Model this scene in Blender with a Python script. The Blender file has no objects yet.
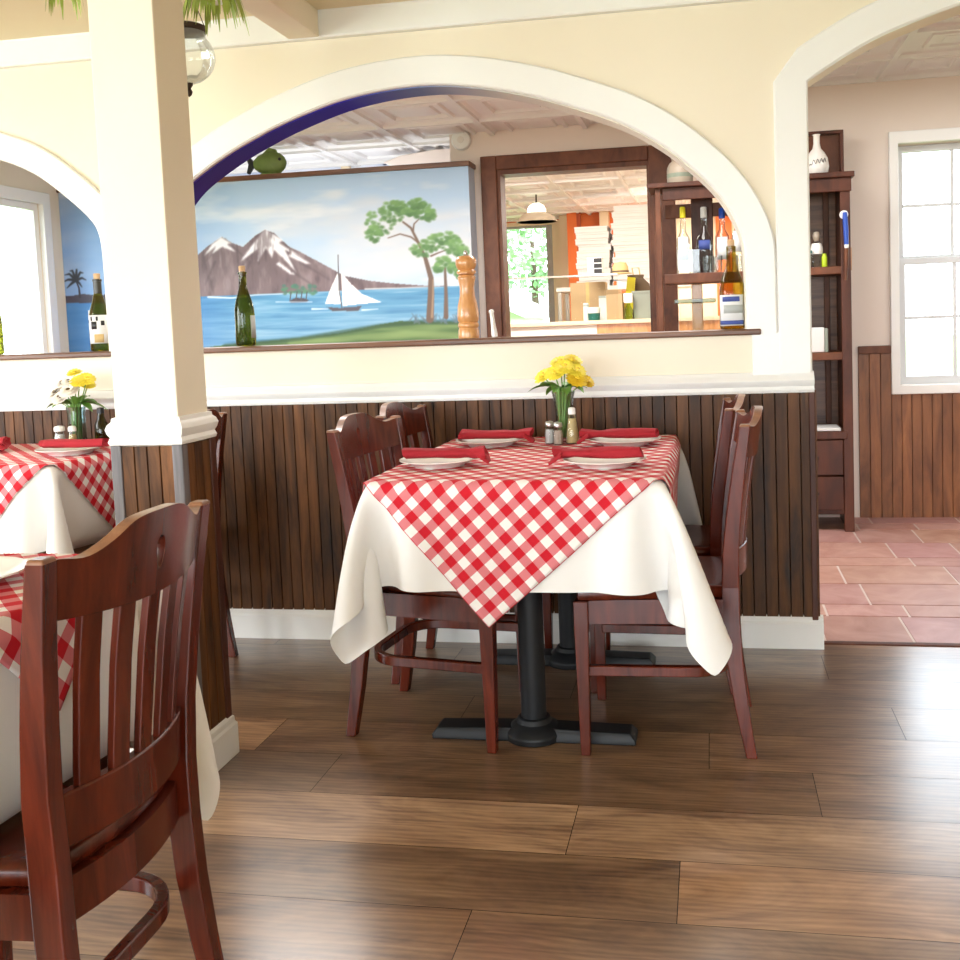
import bpy, bmesh, math, random
import numpy as np
from mathutils import Vector, Matrix
from mathutils.geometry import tessellate_polygon

S = bpy.context.scene
COL = S.collection
rnd = random.Random(7)
PI = math.pi

# ------------------------------------------------------------------ camera
F, CX, CY = 1000.0, 533.4, 396.6
YAW, PITCH, ROLL, HC = 0.17724557, -0.07234468, -0.03710934, 1.147
_cy, _sy = math.cos(YAW), math.sin(YAW)
FW = Vector((-_sy * math.cos(PITCH), _cy * math.cos(PITCH), math.sin(PITCH)))
_r = Vector((_cy, _sy, 0)); _u = _r.cross(FW)
RT = _r * math.cos(ROLL) + _u * math.sin(ROLL)
UP = -_r * math.sin(ROLL) + _u * math.cos(ROLL)
EYE = Vector((0, 0, HC))

def at(px, py, X=None, Y=None, Z=None):
    """point of the place seen at a photo pixel, on a plane of constant X, Y or Z"""
    d = FW + RT * ((px - CX) / F) + UP * ((CY - py) / F)
    if Z is not None: t = (Z - EYE.z) / d.z
    elif Y is not None: t = (Y - EYE.y) / d.y
    else: t = (X - EYE.x) / d.x
    return EYE + d * t

cam = bpy.data.cameras.new('camera'); co = bpy.data.objects.new('camera', cam); COL.objects.link(co)
cam.sensor_fit = 'HORIZONTAL'; cam.sensor_width = 36.0
cam.lens = F / 960.0 * 36.0
cam.shift_x = -(CX - 480) / 960.0
cam.shift_y = (CY - 480) / 960.0
cam.clip_start = 0.02
m = Matrix.Identity(4)
for i in range(3):
    m[i][0] = RT[i]; m[i][1] = UP[i]; m[i][2] = -FW[i]; m[i][3] = EYE[i]
co.matrix_world = m
S.camera = co
S.view_settings.view_transform = 'Standard'
S.view_settings.look = 'None'
S.view_settings.gamma = 1.0
S.view_settings.exposure = 0.0
S.view_settings.use_curve_mapping = False
S.cycles.max_bounces = 8
S.cycles.transparent_max_bounces = 16
S.cycles.caustics_reflective = False
S.cycles.caustics_refractive = False
S.cycles.sample_clamp_indirect = 6.0
S.cycles.use_denoising = True

# ------------------------------------------------------------------ materials
def srgb(r, g, b):
    f = lambda c: (c / 255) / 12.92 if c / 255 <= 0.04045 else ((c / 255 + 0.055) / 1.055) ** 2.4
    return (f(r), f(g), f(b), 1.0)

def mat(name):
    M = bpy.data.materials.new(name); M.use_nodes = True
    nt = M.node_tree
    return M, nt, nt.nodes['Principled BSDF']

def N(nt, kind, **kw):
    n = nt.nodes.new(kind)
    for k, v in kw.items():
        if k in n.inputs.keys(): n.inputs[k].default_value = v
        else: setattr(n, k, v)
    return n

def mixc(nt, fac, a, b, blend='MIX'):
    n = nt.nodes.new('ShaderNodeMix'); n.data_type = 'RGBA'; n.blend_type = blend
    for sock, v in ((n.inputs[0], fac), (n.inputs[6], a), (n.inputs[7], b)):
        if isinstance(v, (int, float)): sock.default_value = v
        elif isinstance(v, (tuple, list)): sock.default_value = v
        else: nt.links.new(v, sock)
    return n.outputs[2]

def math_(nt, op, a, b=0.0):
    n = nt.nodes.new('ShaderNodeMath'); n.operation = op
    for sock, v in ((n.inputs[0], a), (n.inputs[1], b)):
        if isinstance(v, (int, float)): sock.default_value = v
        else: nt.links.new(v, sock)
    return n.outputs[0]

def objcoord(nt, scale=(1, 1, 1)):
    tc = nt.nodes.new('ShaderNodeTexCoord'); mp = nt.nodes.new('ShaderNodeMapping')
    nt.links.new(tc.outputs['Object'], mp.inputs['Vector'])
    mp.inputs['Scale'].default_value = scale
    return mp.outputs[0]

def noise(nt, vec, scale=5.0, detail=4.0, rough=0.55, dist=0.0):
    n = N(nt, 'ShaderNodeTexNoise'); n.inputs['Scale'].default_value = scale
    n.inputs['Detail'].default_value = detail; n.inputs['Roughness'].default_value = rough
    n.inputs['Distortion'].default_value = dist
    if vec is not None: nt.links.new(vec, n.inputs['Vector'])
    return n.outputs['Fac']

def ramp(nt, fac, *stops):
    n = nt.nodes.new('ShaderNodeValToRGB'); e = n.color_ramp.elements
    while len(e) < len(stops): e.new(0.5)
    for el, (p, c) in zip(e, stops): el.position = p; el.color = c
    nt.links.new(fac, n.inputs[0]); return n.outputs[0]

def bump(nt, bsdf, h, strength=0.2, dist=0.01):
    b = nt.nodes.new('ShaderNodeBump'); b.inputs['Strength'].default_value = strength
    b.inputs['Distance'].default_value = dist
    nt.links.new(h, b.inputs['Height']); nt.links.new(b.outputs[0], bsdf.inputs['Normal'])

def plain(name, c, rough=0.5, var=0.06, metal=0.0, scale=9.0, bmp=0.0, coat=0.0, spec=0.5):
    M, nt, b = mat(name)
    v = noise(nt, objcoord(nt), scale)
    lo = tuple(max(0, x * (1 - var)) for x in c[:3]) + (1,)
    hi = tuple(min(1, x * (1 + var)) for x in c[:3]) + (1,)
    nt.links.new(mixc(nt, v, lo, hi), b.inputs['Base Color'])
    b.inputs['Roughness'].default_value = rough; b.inputs['Metallic'].default_value = metal
    b.inputs['Coat Weight'].default_value = coat; b.inputs['Coat Roughness'].default_value = 0.15
    b.inputs['Specular IOR Level'].default_value = spec
    if bmp: bump(nt, b, noise(nt, objcoord(nt), scale * 12), bmp, 0.004)
    return M

def wood(name, dark, light, stretch=(30, 30, 2.0), rough=0.35, coat=0.0, scale=1.0, tone=False, spec=0.5):
    M, nt, b = mat(name)
    g = noise(nt, objcoord(nt, stretch), scale, 6, 0.62, 0.6)
    c = ramp(nt, g, (0.3, dark), (0.72, light))
    if tone:
        a = N(nt, 'ShaderNodeAttribute'); a.attribute_name = 'tone'
        c = mixc(nt, 1.0, c, a.outputs['Color'], 'MULTIPLY')
    nt.links.new(c, b.inputs['Base Color'])
    b.inputs['Roughness'].default_value = rough
    b.inputs['Coat Weight'].default_value = coat; b.inputs['Coat Roughness'].default_value = 0.12
    b.inputs['Specular IOR Level'].default_value = spec
    bump(nt, b, g, 0.08, 0.004)
    return M

def glass(name, tint, gloss=0.12, rough=0.02, alpha=None):
    """thin clear or tinted glass: see-through tint under a fresnel gloss"""
    M, nt, b = mat(name); nt.nodes.remove(b)
    out = nt.nodes['Material Output']
    t = N(nt, 'ShaderNodeBsdfTransparent'); t.inputs['Color'].default_value = tint
    g = N(nt, 'ShaderNodeBsdfGlossy'); g.inputs['Roughness'].default_value = rough
    lw = N(nt, 'ShaderNodeLayerWeight'); lw.inputs['Blend'].default_value = gloss + 0.1
    f = math_(nt, 'MINIMUM', math_(nt, 'MULTIPLY', lw.outputs['Fresnel'], 1.0), 0.6)
    mx = N(nt, 'ShaderNodeMixShader')
    nt.links.new(f, mx.inputs[0]); nt.links.new(t.outputs[0], mx.inputs[1]); nt.links.new(g.outputs[0], mx.inputs[2])
    nt.links.new(mx.outputs[0], out.inputs['Surface'])
    return M

def emis(name, c, strength):
    M, nt, b = mat(name)
    b.inputs['Base Color'].default_value = c
    b.inputs['Emission Color'].default_value = c; b.inputs['Emission Strength'].default_value = strength
    return M

MT = {}
MT['cream'] = plain('cream_plaster', (0.84, 0.75, 0.595, 1), 0.6, 0.03, scale=3, bmp=0.03)
MT['beige'] = plain('beige_plaster', (0.80, 0.69, 0.61, 1), 0.7, 0.03, scale=3)
MT['white'] = plain('white_paint', (0.86, 0.85, 0.82, 1), 0.35, 0.02)
MT['ceil'] = plain('ceiling_paint', (0.82, 0.71, 0.49, 1), 0.7, 0.02)
MT['vinyl'] = plain('window_vinyl', (0.66, 0.67, 0.68, 1), 0.4, 0.02)
MT['tin'] = plain('embossed_ceiling_tile', (0.78, 0.76, 0.73, 1), 0.5, 0.03)
MT['blue'] = plain('blue_arch_paint', (0.075, 0.065, 0.33, 1), 0.45, 0.15)
MT['chair'] = wood('mahogany', (0.050, 0.0058, 0.0022, 1), (0.148, 0.0210, 0.0076, 1), (26, 26, 3), 0.27, 0.12, 1.0, False, 0.45)
MT['chair_pale'] = wood('pale_mahogany', (0.15, 0.050, 0.022, 1), (0.36, 0.17, 0.085, 1), (26, 26, 3), 0.3, 0.1, 1.0, False, 0.45)  # paler mahogany for upward crest faces and post tops
MT['bead'] = wood('dark_beadboard', (0.018, 0.0075, 0.0028, 1), (0.175, 0.070, 0.022, 1), (20, 20, 2.6), 0.42, 0.0, 1.0, True, 0.22)
MT['groove'] = plain('groove', (0.006, 0.004, 0.003, 1), 0.6)
MT['cornerboard'] = wood('worn_sheen_corner_board', (0.06, 0.055, 0.06, 1), (0.20, 0.18, 0.18, 1), (30, 30, 2), 0.4)  # grey of wear, with reflected light put into the colour
MT['pine'] = wood('knotty_pine', (0.13, 0.042, 0.014, 1), (0.40, 0.155, 0.055, 1), (16, 16, 2.6), 0.45, 0.0, 1.0, True)
MT['frame'] = wood('dark_frame_wood', (0.060, 0.019, 0.009, 1), (0.190, 0.066, 0.030, 1), (8, 20, 4), 0.45, 0, 1.0, False, 0.3)
MT['shelfwood'] = wood('shelf_wood', (0.040, 0.012, 0.007, 1), (0.12, 0.038, 0.020, 1), (12, 12, 3), 0.42, 0, 1.0, False, 0.3)
MT['ledge'] = wood('ledge_wood', (0.070, 0.025, 0.012, 1), (0.24, 0.11, 0.055, 1), (2, 30, 30), 0.35, 0, 1.0, False, 0.4)
MT['iron'] = plain('black_iron', (0.010, 0.011, 0.013, 1), 0.5, 0.2, spec=0.35)
MT['metal'] = plain('brushed_metal', (0.55, 0.54, 0.52, 1), 0.3, 0.1, 1.0)
MT['bronze'] = plain('dark_bronze', (0.06, 0.045, 0.035, 1), 0.35, 0.1, 0.8)
MT['china'] = plain('white_china', (0.84, 0.80, 0.75, 1), 0.18, 0.02, spec=0.6)
MT['napkin'] = plain('red_napkin_cloth', (0.36, 0.010, 0.020, 1), 0.85, 0.12, scale=14, bmp=0.25)
MT['cloth'] = plain('white_table_linen', (0.83, 0.81, 0.78, 1), 0.85, 0.02, scale=6, bmp=0.05)
MT['green'] = plain('leaf_green', (0.12, 0.28, 0.04, 1), 0.45, 0.35, scale=30)
MT['paleleaf'] = plain('pale_leaf', (0.36, 0.46, 0.08, 1), 0.5, 0.3, scale=25)
MT['yellow'] = plain('yellow_petal', (0.93, 0.76, 0.06, 1), 0.6, 0.1, scale=40)
MT['gold'] = plain('golden_petal', (0.90, 0.60, 0.025, 1), 0.6, 0.2, scale=40)
MT['petalw'] = plain('white_petal', (0.85, 0.78, 0.68, 1), 0.6, 0.08, scale=40)
MT['seed'] = plain('flower_eye', (0.10, 0.06, 0.02, 1), 0.8)
MT['stem'] = plain('stem_green', (0.20, 0.38, 0.09, 1), 0.5, 0.3, scale=50)
MT['clear'] = glass('clear_glass', (0.90, 0.92, 0.92, 1), 0.22)
MT['sheet'] = glass('clear_sheet_glass', (0.93, 0.95, 0.94, 1), -0.06, 0.15)
MT['pane'] = glass('window_glass', (0.97, 0.98, 0.98, 1), 0.0)
MT['olive'] = glass('olive_bottle_glass', (0.52, 0.44, 0.10, 1), 0.2)
MT['darkglass'] = glass('dark_bottle_glass', (0.33, 0.33, 0.09, 1), 0.2)
MT['greenglass'] = glass('green_glass', (0.35, 0.38, 0.10, 1), 0.2)
MT['yellowglass'] = glass('yellow_glass', (0.85, 0.75, 0.15, 1), 0.1)
MT['cork'] = plain('cork', (0.62, 0.40, 0.22, 1), 0.8, 0.2, scale=60)
MT['foil'] = plain('capsule_foil', (0.03, 0.028, 0.02, 1), 0.35, 0.2)
MT['maple'] = wood('turned_maple', (0.50, 0.21, 0.065, 1), (0.74, 0.38, 0.14, 1), (20, 20, 4), 0.28, 0.3)
MT['paper'] = plain('label_paper', (0.80, 0.80, 0.80, 1), 0.6, 0.03)
MT['labelblue'] = plain('label_blue', (0.06, 0.09, 0.32, 1), 0.6, 0.1)
MT['labelgrey'] = plain('label_grey', (0.45, 0.47, 0.45, 1), 0.6, 0.1)
MT['labeltan'] = plain('label_tan', (0.60, 0.42, 0.18, 1), 0.6, 0.2)
MT['black'] = plain('black_plastic', (0.012, 0.012, 0.013, 1), 0.4)
MT['orange'] = plain('orange_paint', (0.66, 0.145, 0.025, 1), 0.6, 0.05)
MT['orange_shaded'] = plain('shaded_orange_paint', (0.36, 0.065, 0.018, 1), 0.6, 0.05)  # orange with shade put into the colour
MT['kcream'] = plain('kitchen_cream', (0.80, 0.66, 0.46, 1), 0.6, 0.03)
MT['card'] = plain('cardboard', (0.52, 0.34, 0.19, 1), 0.8, 0.06)
MT['box'] = plain('white_box_card', (0.84, 0.80, 0.79, 1), 0.7, 0.02)
MT['greybin'] = plain('grey_green_bin', (0.26, 0.29, 0.24, 1), 0.5, 0.06)
MT['teal'] = plain('teal_plastic', (0.02, 0.14, 0.12, 1), 0.4)
MT['lime'] = plain('lime_plastic', (0.50, 0.66, 0.02, 1), 0.4)
MT['brightyellow'] = plain('bright_yellow', (0.85, 0.75, 0.02, 1), 0.5)
MT['tanstraw'] = plain('straw', (0.62, 0.45, 0.20, 1), 0.8, 0.15, scale=40)
MT['bluehandle'] = plain('blue_plastic', (0.015, 0.07, 0.42, 1), 0.35)
MT['stoneware'] = plain('beige_stoneware', (0.36, 0.29, 0.22, 1), 0.4, 0.15, scale=20)
MT['stonegreen'] = plain('grey_green_glaze', (0.20, 0.23, 0.17, 1), 0.4, 0.3, scale=30)
MT['fish'] = plain('olive_green_glaze', (0.17, 0.24, 0.06, 1), 0.5, 0.3, scale=20)
MT['salt'] = plain('salt', (0.80, 0.79, 0.77, 1), 0.9)
MT['pepper'] = plain('ground_spice', (0.58, 0.47, 0.38, 1), 0.9, 0.3, scale=120)
MT['cheese'] = plain('grated_cheese', (0.74, 0.57, 0.27, 1), 0.9, 0.12, scale=90)
MT['foliage'] = plain('tree_foliage', (0.30, 0.46, 0.24, 1), 0.7, 0.5, scale=3)
MT['bark'] = plain('bark', (0.12, 0.08, 0.05, 1), 0.9, 0.3)
MT['siding'] = plain('white_siding', (0.80, 0.80, 0.80, 1), 0.7)
MT['roof'] = plain('grey_roof', (0.55, 0.50, 0.48, 1), 0.8)
MT['lawn'] = plain('lawn', (0.20, 0.30, 0.10, 1), 0.9, 0.3, scale=2)
MT['grout'] = plain('grout', (0.62, 0.52, 0.48, 1), 0.7, 0.08)
MT['shade'] = plain('lamp_shade_enamel', (0.66, 0.55, 0.42, 1), 0.4, 0.04)
MT['bulb'] = emis('lamp_glow', (1.0, 0.93, 0.80, 1), 3.0)

def gingham():
    M, nt, b = mat('red_gingham')
    uv = N(nt, 'ShaderNodeUVMap'); uv.uv_map = 'weave'
    sp = N(nt, 'ShaderNodeSeparateXYZ'); nt.links.new(uv.outputs[0], sp.inputs[0])
    out = []
    for k in (0, 1):
        fr = math_(nt, 'FRACT', math_(nt, 'MULTIPLY', sp.outputs[k], 1 / 0.0495))
        out.append(math_(nt, 'GREATER_THAN', fr, 0.5))
    s = math_(nt, 'MULTIPLY', math_(nt, 'ADD', out[0], out[1]), 0.5)
    w, p, r = (0.84, 0.80, 0.76, 1), (0.66, 0.20, 0.215, 1), (0.56, 0.010, 0.022, 1)
    rp = nt.nodes.new('ShaderNodeValToRGB'); rp.color_ramp.interpolation = 'CONSTANT'
    e = rp.color_ramp.elements; e[0].position = 0; e[0].color = w; e[1].position = 0.3; e[1].color = p
    x = e.new(0.8); x.color = r
    nt.links.new(s, rp.inputs[0])
    nt.links.new(rp.outputs[0], b.inputs['Base Color'])
    b.inputs['Roughness'].default_value = 0.85
    b.inputs['Specular IOR Level'].default_value = 0.25
    bump(nt, b, noise(nt, uv.outputs[0], 700, 2), 0.1, 0.001)
    return M
MT['gingham'] = gingham()

def plankmat():
    M, nt, b = mat('laminate_planks')
    a = N(nt, 'ShaderNodeAttribute'); a.attribute_name = 'tone'
    uv = N(nt, 'ShaderNodeUVMap'); uv.uv_map = 'grain'
    def mp(s):
        q = N(nt, 'ShaderNodeMapping'); nt.links.new(uv.outputs[0], q.inputs[0]); q.inputs['Scale'].default_value = s; return q.outputs[0]
    g1 = noise(nt, mp((0.9, 9, 1)), 1.5, 8, 0.68, 1.2)
    g2 = noise(nt, mp((1.1, 3.4, 1)), 1.5, 6, 0.62, 2.6)
    w = N(nt, 'ShaderNodeTexWave'); w.inputs['Scale'].default_value = 3.0; w.inputs['Distortion'].default_value = 9.0
    w.inputs['Detail'].default_value = 4.0; w.inputs['Detail Scale'].default_value = 1.2; w.bands_direction = 'Y'
    nt.links.new(mp((0.9, 6, 1)), w.inputs['Vector'])
    h = math_(nt, 'ADD', math_(nt, 'MULTIPLY', g1, 0.40), math_(nt, 'ADD', math_(nt, 'MULTIPLY', g2, 0.52), math_(nt, 'MULTIPLY', w.outputs['Fac'], 0.08)))
    c = ramp(nt, h, (0.30, (0.075, 0.040, 0.024, 1)), (0.44, (0.19, 0.106, 0.058, 1)), (0.57, (0.31, 0.182, 0.098, 1)), (0.74, (0.46, 0.295, 0.175, 1)))
    c = mixc(nt, 1.0, c, a.outputs['Color'], 'MULTIPLY')
    nt.links.new(c, b.inputs['Base Color'])
    b.inputs['Roughness'].default_value = 0.30
    b.inputs['Specular IOR Level'].default_value = 0.6
    b.inputs['Coat Weight'].default_value = 0.6; b.inputs['Coat Roughness'].default_value = 0.22
    bump(nt, b, g1, 0.05, 0.002)
    return M
MT['plank'] = plankmat()

def tilemat():
    M, nt, b = mat('terracotta_tiles')
    a = N(nt, 'ShaderNodeAttribute'); a.attribute_name = 'tone'
    g = noise(nt, objcoord(nt), 5, 6, 0.6, 0.8)
    c = ramp(nt, g, (0.3, (0.36, 0.175, 0.135, 1)), (0.7, (0.52, 0.31, 0.26, 1)))
    c = mixc(nt, 1.0, c, a.outputs['Color'], 'MULTIPLY')
    nt.links.new(c, b.inputs['Base Color'])
    b.inputs['Roughness'].default_value = 0.42
    bump(nt, b, g, 0.15, 0.004)
    return M
MT['tile'] = tilemat()

def vcol(name, rough=0.6):
    M, nt, b = mat(name)
    a = N(nt, 'ShaderNodeAttribute'); a.attribute_name = 'paint'
    nt.links.new(a.outputs['Color'], b.inputs['Base Color'])
    b.inputs['Roughness'].default_value = rough
    bump(nt, b, noise(nt, objcoord(nt), 90), 0.05, 0.002)
    return M
MT['mural'] = vcol('painted_mural')

# ------------------------------------------------------------------ mesh building
class MB:
    def __init__(s): s.v = []; s.f = []; s.t = {}; s.uv = {}
    def add(s, vs, fs, tone=None):
        o = len(s.v); s.v += [tuple(v) for v in vs]
        for f in fs:
            if tone is not None: s.t[len(s.f)] = tone
            s.f.append(tuple(i + o for i in f))
        return s
    def box(s, x0, x1, y0, y1, z0, z1, tone=None):
        v = [(x, y, z) for z in (z0, z1) for y in (y0, y1) for x in (x0, x1)]
        return s.add(v, [(0, 2, 3, 1), (4, 5, 7, 6), (0, 1, 5, 4), (2, 6, 7, 3), (0, 4, 6, 2), (1, 3, 7, 5)], tone)
    def rings(s, rings, closed=True, caps=True, tone=None):
        n = len(rings[0]); vs = [p for r in rings for p in r]; fs = []
        for k in range(len(rings) - 1):
            for i in range(n if closed else n - 1):
                j = (i + 1) % n
                fs.append((k * n + i, k * n + j, (k + 1) * n + j, (k + 1) * n + i))
        if caps and closed:
            fs.append(tuple(reversed(range(n)))); fs.append(tuple((len(rings) - 1) * n + i for i in range(n)))
        return s.add(vs, fs, tone)
    def lathe(s, prof, c=(0, 0, 0), seg=24, flute=0.0, nfl=8):
        """prof: (radius, z) from bottom to top"""
        rs = []
        for r, z in prof:
            rs.append([(c[0] + max(r, 1e-4) * (1 + flute * math.cos(nfl * 2 * PI * i / seg)) * math.cos(2 * PI * i / seg),
                        c[1] + max(r, 1e-4) * (1 + flute * math.cos(nfl * 2 * PI * i / seg)) * math.sin(2 * PI * i / seg), c[2] + z) for i in range(seg)])
        return s.rings(rs)
    def sqlathe(s, prof, c, hx, hy):
        """prof: (outset, z); mitred square ring"""
        rs = [[(c[0] + sx * (hx + d), c[1] + sy * (hy + d), z) for sx, sy in ((-1, -1), (1, -1), (1, 1), (-1, 1))] for d, z in prof]
        return s.rings(rs)
    def tube(s, pts, rad, seg=10, caps=True):
        pts = [Vector(p) for p in pts]; rs = []
        up = None
        for i, p in enumerate(pts):
            t = (pts[min(i + 1, len(pts) - 1)] - pts[max(i - 1, 0)]).normalized()
            if up is None:
                up = Vector((0, 0, 1)) if abs(t.z) < 0.9 else Vector((1, 0, 0))
            a = t.cross(up).normalized(); b = a.cross(t).normalized(); up = b
            r = rad(i / (len(pts) - 1)) if callable(rad) else rad
            rs.append([p + a * (r * math.cos(2 * PI * k / seg)) + b * (r * math.sin(2 * PI * k / seg)) for k in range(seg)])
        return s.rings(rs, caps=caps)
    def sweep(s, secs):
        """secs: list of 4-corner sections"""
        return s.rings(secs)
    def extr(s, pts, axis, a, b):
        """closed polygon (p,q) extruded along an axis ('x': p=y,q=z; 'y': p=x,q=z; 'z': p=x,q=y)"""
        def P(p, q, d): return {'x': (d, p, q), 'y': (p, d, q), 'z': (p, q, d)}[axis]
        n = len(pts)
        vs = [P(p, q, a) for p, q in pts] + [P(p, q, b) for p, q in pts]
        fs = [(i, (i + 1) % n, n + (i + 1) % n, n + i) for i in range(n)]
        tri = tessellate_polygon([[Vector((p, q, 0)) for p, q in pts]])
        fs += [tuple(t) for t in tri] + [tuple(i + n for i in reversed(t)) for t in tri]
        return s.add(vs, fs)
    def holes(s, outer, holes, y0, y1):
        """x-z polygon with holes, extruded in y"""
        loops = [outer] + holes
        flat = [p for l in loops for p in l]; n = len(flat)
        vs = [(p[0], y0, p[1]) for p in flat] + [(p[0], y1, p[1]) for p in flat]; fs = []
        o = 0
        for l in loops:
            k = len(l)
            for i in range(k): fs.append((o + i, o + (i + 1) % k, n + o + (i + 1) % k, n + o + i))
            o += k
        tri = tessellate_polygon([[Vector((p[0], p[1], 0)) for p in l] for l in loops])
        fs += [tuple(t) for t in tri] + [tuple(i + n for i in reversed(t)) for t in tri]
        return s.add(vs, fs)
    def ball(s, c, r, seg=12, rings=8, sc=(1, 1, 1)):
        rs = []
        for k in range(rings + 1):
            th = PI * k / rings - PI / 2
            rs.append([(c[0] + sc[0] * r * max(math.cos(th), 1e-3) * math.cos(2 * PI * i / seg), c[1] + sc[1] * r * max(math.cos(th), 1e-3) * math.sin(2 * PI * i / seg), c[2] + sc[2] * r * math.sin(th)) for i in range(seg)])
        return s.rings(rs)
    def build(s, name, m, parent=None, smooth=False, bevel=0.0, loc=None, solid=0.0, subsurf=0, bseg=2, fix=True):
        me = bpy.data.meshes.new(name); me.from_pydata(s.v, [], s.f)
        me.materials.append(MT[m] if isinstance(m, str) else m)
        if s.t:
            at_ = me.color_attributes.new('tone', 'FLOAT_COLOR', 'CORNER')
            for p in me.polygons:
                tv = s.t.get(p.index, 1.0)
                if not isinstance(tv, (tuple, list)): tv = (tv, tv, tv)
                for li in p.loop_indices: at_.data[li].color = (*tv[:3], 1)
        if s.uv:
            ul = me.uv_layers.new(name=s.uv['name'])
            for l in me.loops: ul.data[l.index].uv = s.uv['data'][l.vertex_index]
        if fix:
            bm = bmesh.new(); bm.from_mesh(me); bmesh.ops.recalc_face_normals(bm, faces=bm.faces); bm.to_mesh(me); bm.free()
        me.update()
        if smooth:
            me.shade_smooth()
            if smooth is not True: me.set_sharp_from_angle(angle=math.radians(smooth))
        o = bpy.data.objects.new(name, me); COL.objects.link(o)
        if parent is not None: o.parent = parent
        if loc is not None: o.location = loc
        if subsurf:
            md = o.modifiers.new('Subdivision', 'SUBSURF'); md.levels = subsurf; md.render_levels = subsurf
        if solid:
            md = o.modifiers.new('Solidify', 'SOLIDIFY'); md.thickness = solid; md.offset = -1
        if bevel:
            md = o.modifiers.new('Bevel', 'BEVEL'); md.width = bevel; md.segments = bseg; md.limit_method = 'ANGLE'; md.angle_limit = math.radians(40)
        return o

def thing(name, label, cat, loc=(0, 0, 0), rz=0.0, group=None):
    o = bpy.data.objects.new(name, None); COL.objects.link(o)
    o.empty_display_size = 0.05
    o.location = loc; o.rotation_euler = (0, 0, rz)
    tag(o, label, cat, group)
    return o

def tag(o, label, cat, group=None):
    o['label'] = label; o['category'] = cat
    if group: o['group'] = group
    return o

def struct(o, label=None):
    o['kind'] = 'structure'
    if label: o['label'] = label
    return o

def dup(root, loc, rz, label, group=None):
    r = root.copy(); COL.objects.link(r); r.location = loc; r.rotation_euler = (0, 0, rz)
    r['label'] = label
    if group: r['group'] = group
    for ch in list(root.children):
        c = ch.copy(); COL.objects.link(c); c.parent = r
        for g in list(ch.children):
            d = g.copy(); COL.objects.link(d); d.parent = c
    return r

def smoothline(pts, n=8):
    """Catmull-Rom through points"""
    P = [Vector((p[0], p[1], 0)) for p in pts]; out = []
    for i in range(len(P) - 1):
        p0, p1, p2, p3 = P[max(i - 1, 0)], P[i], P[i + 1], P[min(i + 2, len(P) - 1)]
        for k in range(n):
            t = k / n
            q = 0.5 * ((2 * p1) + (p2 - p0) * t + (2 * p0 - 5 * p1 + 4 * p2 - p3) * t * t + (3 * p1 - p0 - 3 * p2 + p3) * t ** 3)
            out.append((q.x, q.y))
    out.append(tuple(pts[-1])); return out

def offset(line, d):
    out = []
    for i in range(len(line)):
        a = Vector(line[max(i - 1, 0)]); b = Vector(line[min(i + 1, len(line) - 1)])
        t = (b - a).normalized(); out.append((line[i][0] - t.y * d, line[i][1] + t.x * d))
    return out

# ------------------------------------------------------------------ the building
YW = 3.485          # face of the arched partition
YW2 = YW + 0.13     # its far face
XL, XR = -4.42, 3.2 # left and right outer walls
ZC = 2.285          # dining room ceiling
ZT = 2.39           # tiled room ceiling
YB = 5.77           # window wall of the tiled room
YM = 6.5            # wall with the wood framed hatch
YK = 12.0           # far kitchen wall
YN = -4.2           # wall behind the camera

# floor planks
fl = MB()
joints = {}
base_y = 2.06; pw = 0.2235
known = {6: (-1.62, .80, .74), 5: (-0.9, .72, .78), 4: (-0.45, .80, .72), 3: (0.49, .72, .86), 2: (-1.27, 1.40, .90), 1: (0.225, .74, .90), 0: (-0.336, 1.46, 1.30), -1: (-0.09, .82, 1.30), -2: (0.75, .92, 1.0), -3: (-0.3, .85, 1.0)}
uvs = []
for r in range(-29, 7):
    y0 = base_y + (r - 0) * pw; y1 = y0 + pw
    if r == 6: y1 = 3.53
    jx, tl, tr = known.get(r, (rnd.uniform(-1, 1), None, None))
    L = 1.24
    k0 = math.floor((XL - jx) / L) - 0; k1 = math.ceil((XR - jx) / L)
    for k in range(k0, k1):
        x0 = max(jx + k * L, XL); x1 = min(jx + (k + 1) * L, XR)
        if x1 - x0 < 0.01: continue
        tone = rnd.uniform(0.74, 1.12)
        if r in known:
            if k < 0: tone = tl
            if k >= 0: tone = tr
        g = 0.0008
        warm = rnd.uniform(0.95, 1.05)
        ox, oy = rnd.uniform(0, 50), rnd.uniform(0, 50)
        fl.add([(x0 + g, y0 + g, 0), (x1 - g, y0 + g, 0), (x1 - g, y1 - g, 0), (x0 + g, y1 - g, 0)], [(0, 1, 2, 3)], (tone * warm, tone, tone / warm))
        uvs += [(x0 + ox, y0 + oy), (x1 + ox, y0 + oy), (x1 + ox, y1 + oy), (x0 + ox, y1 + oy)]
fl.uv = {'name': 'grain', 'data': uvs}
struct(fl.build('floor', 'plank', fix=False), 'brown wood plank floor of the dining room')
struct(MB().box(XL, XR, YN, 3.53, -0.08, -0.0012).build('floor_base', 'groove'))

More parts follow.
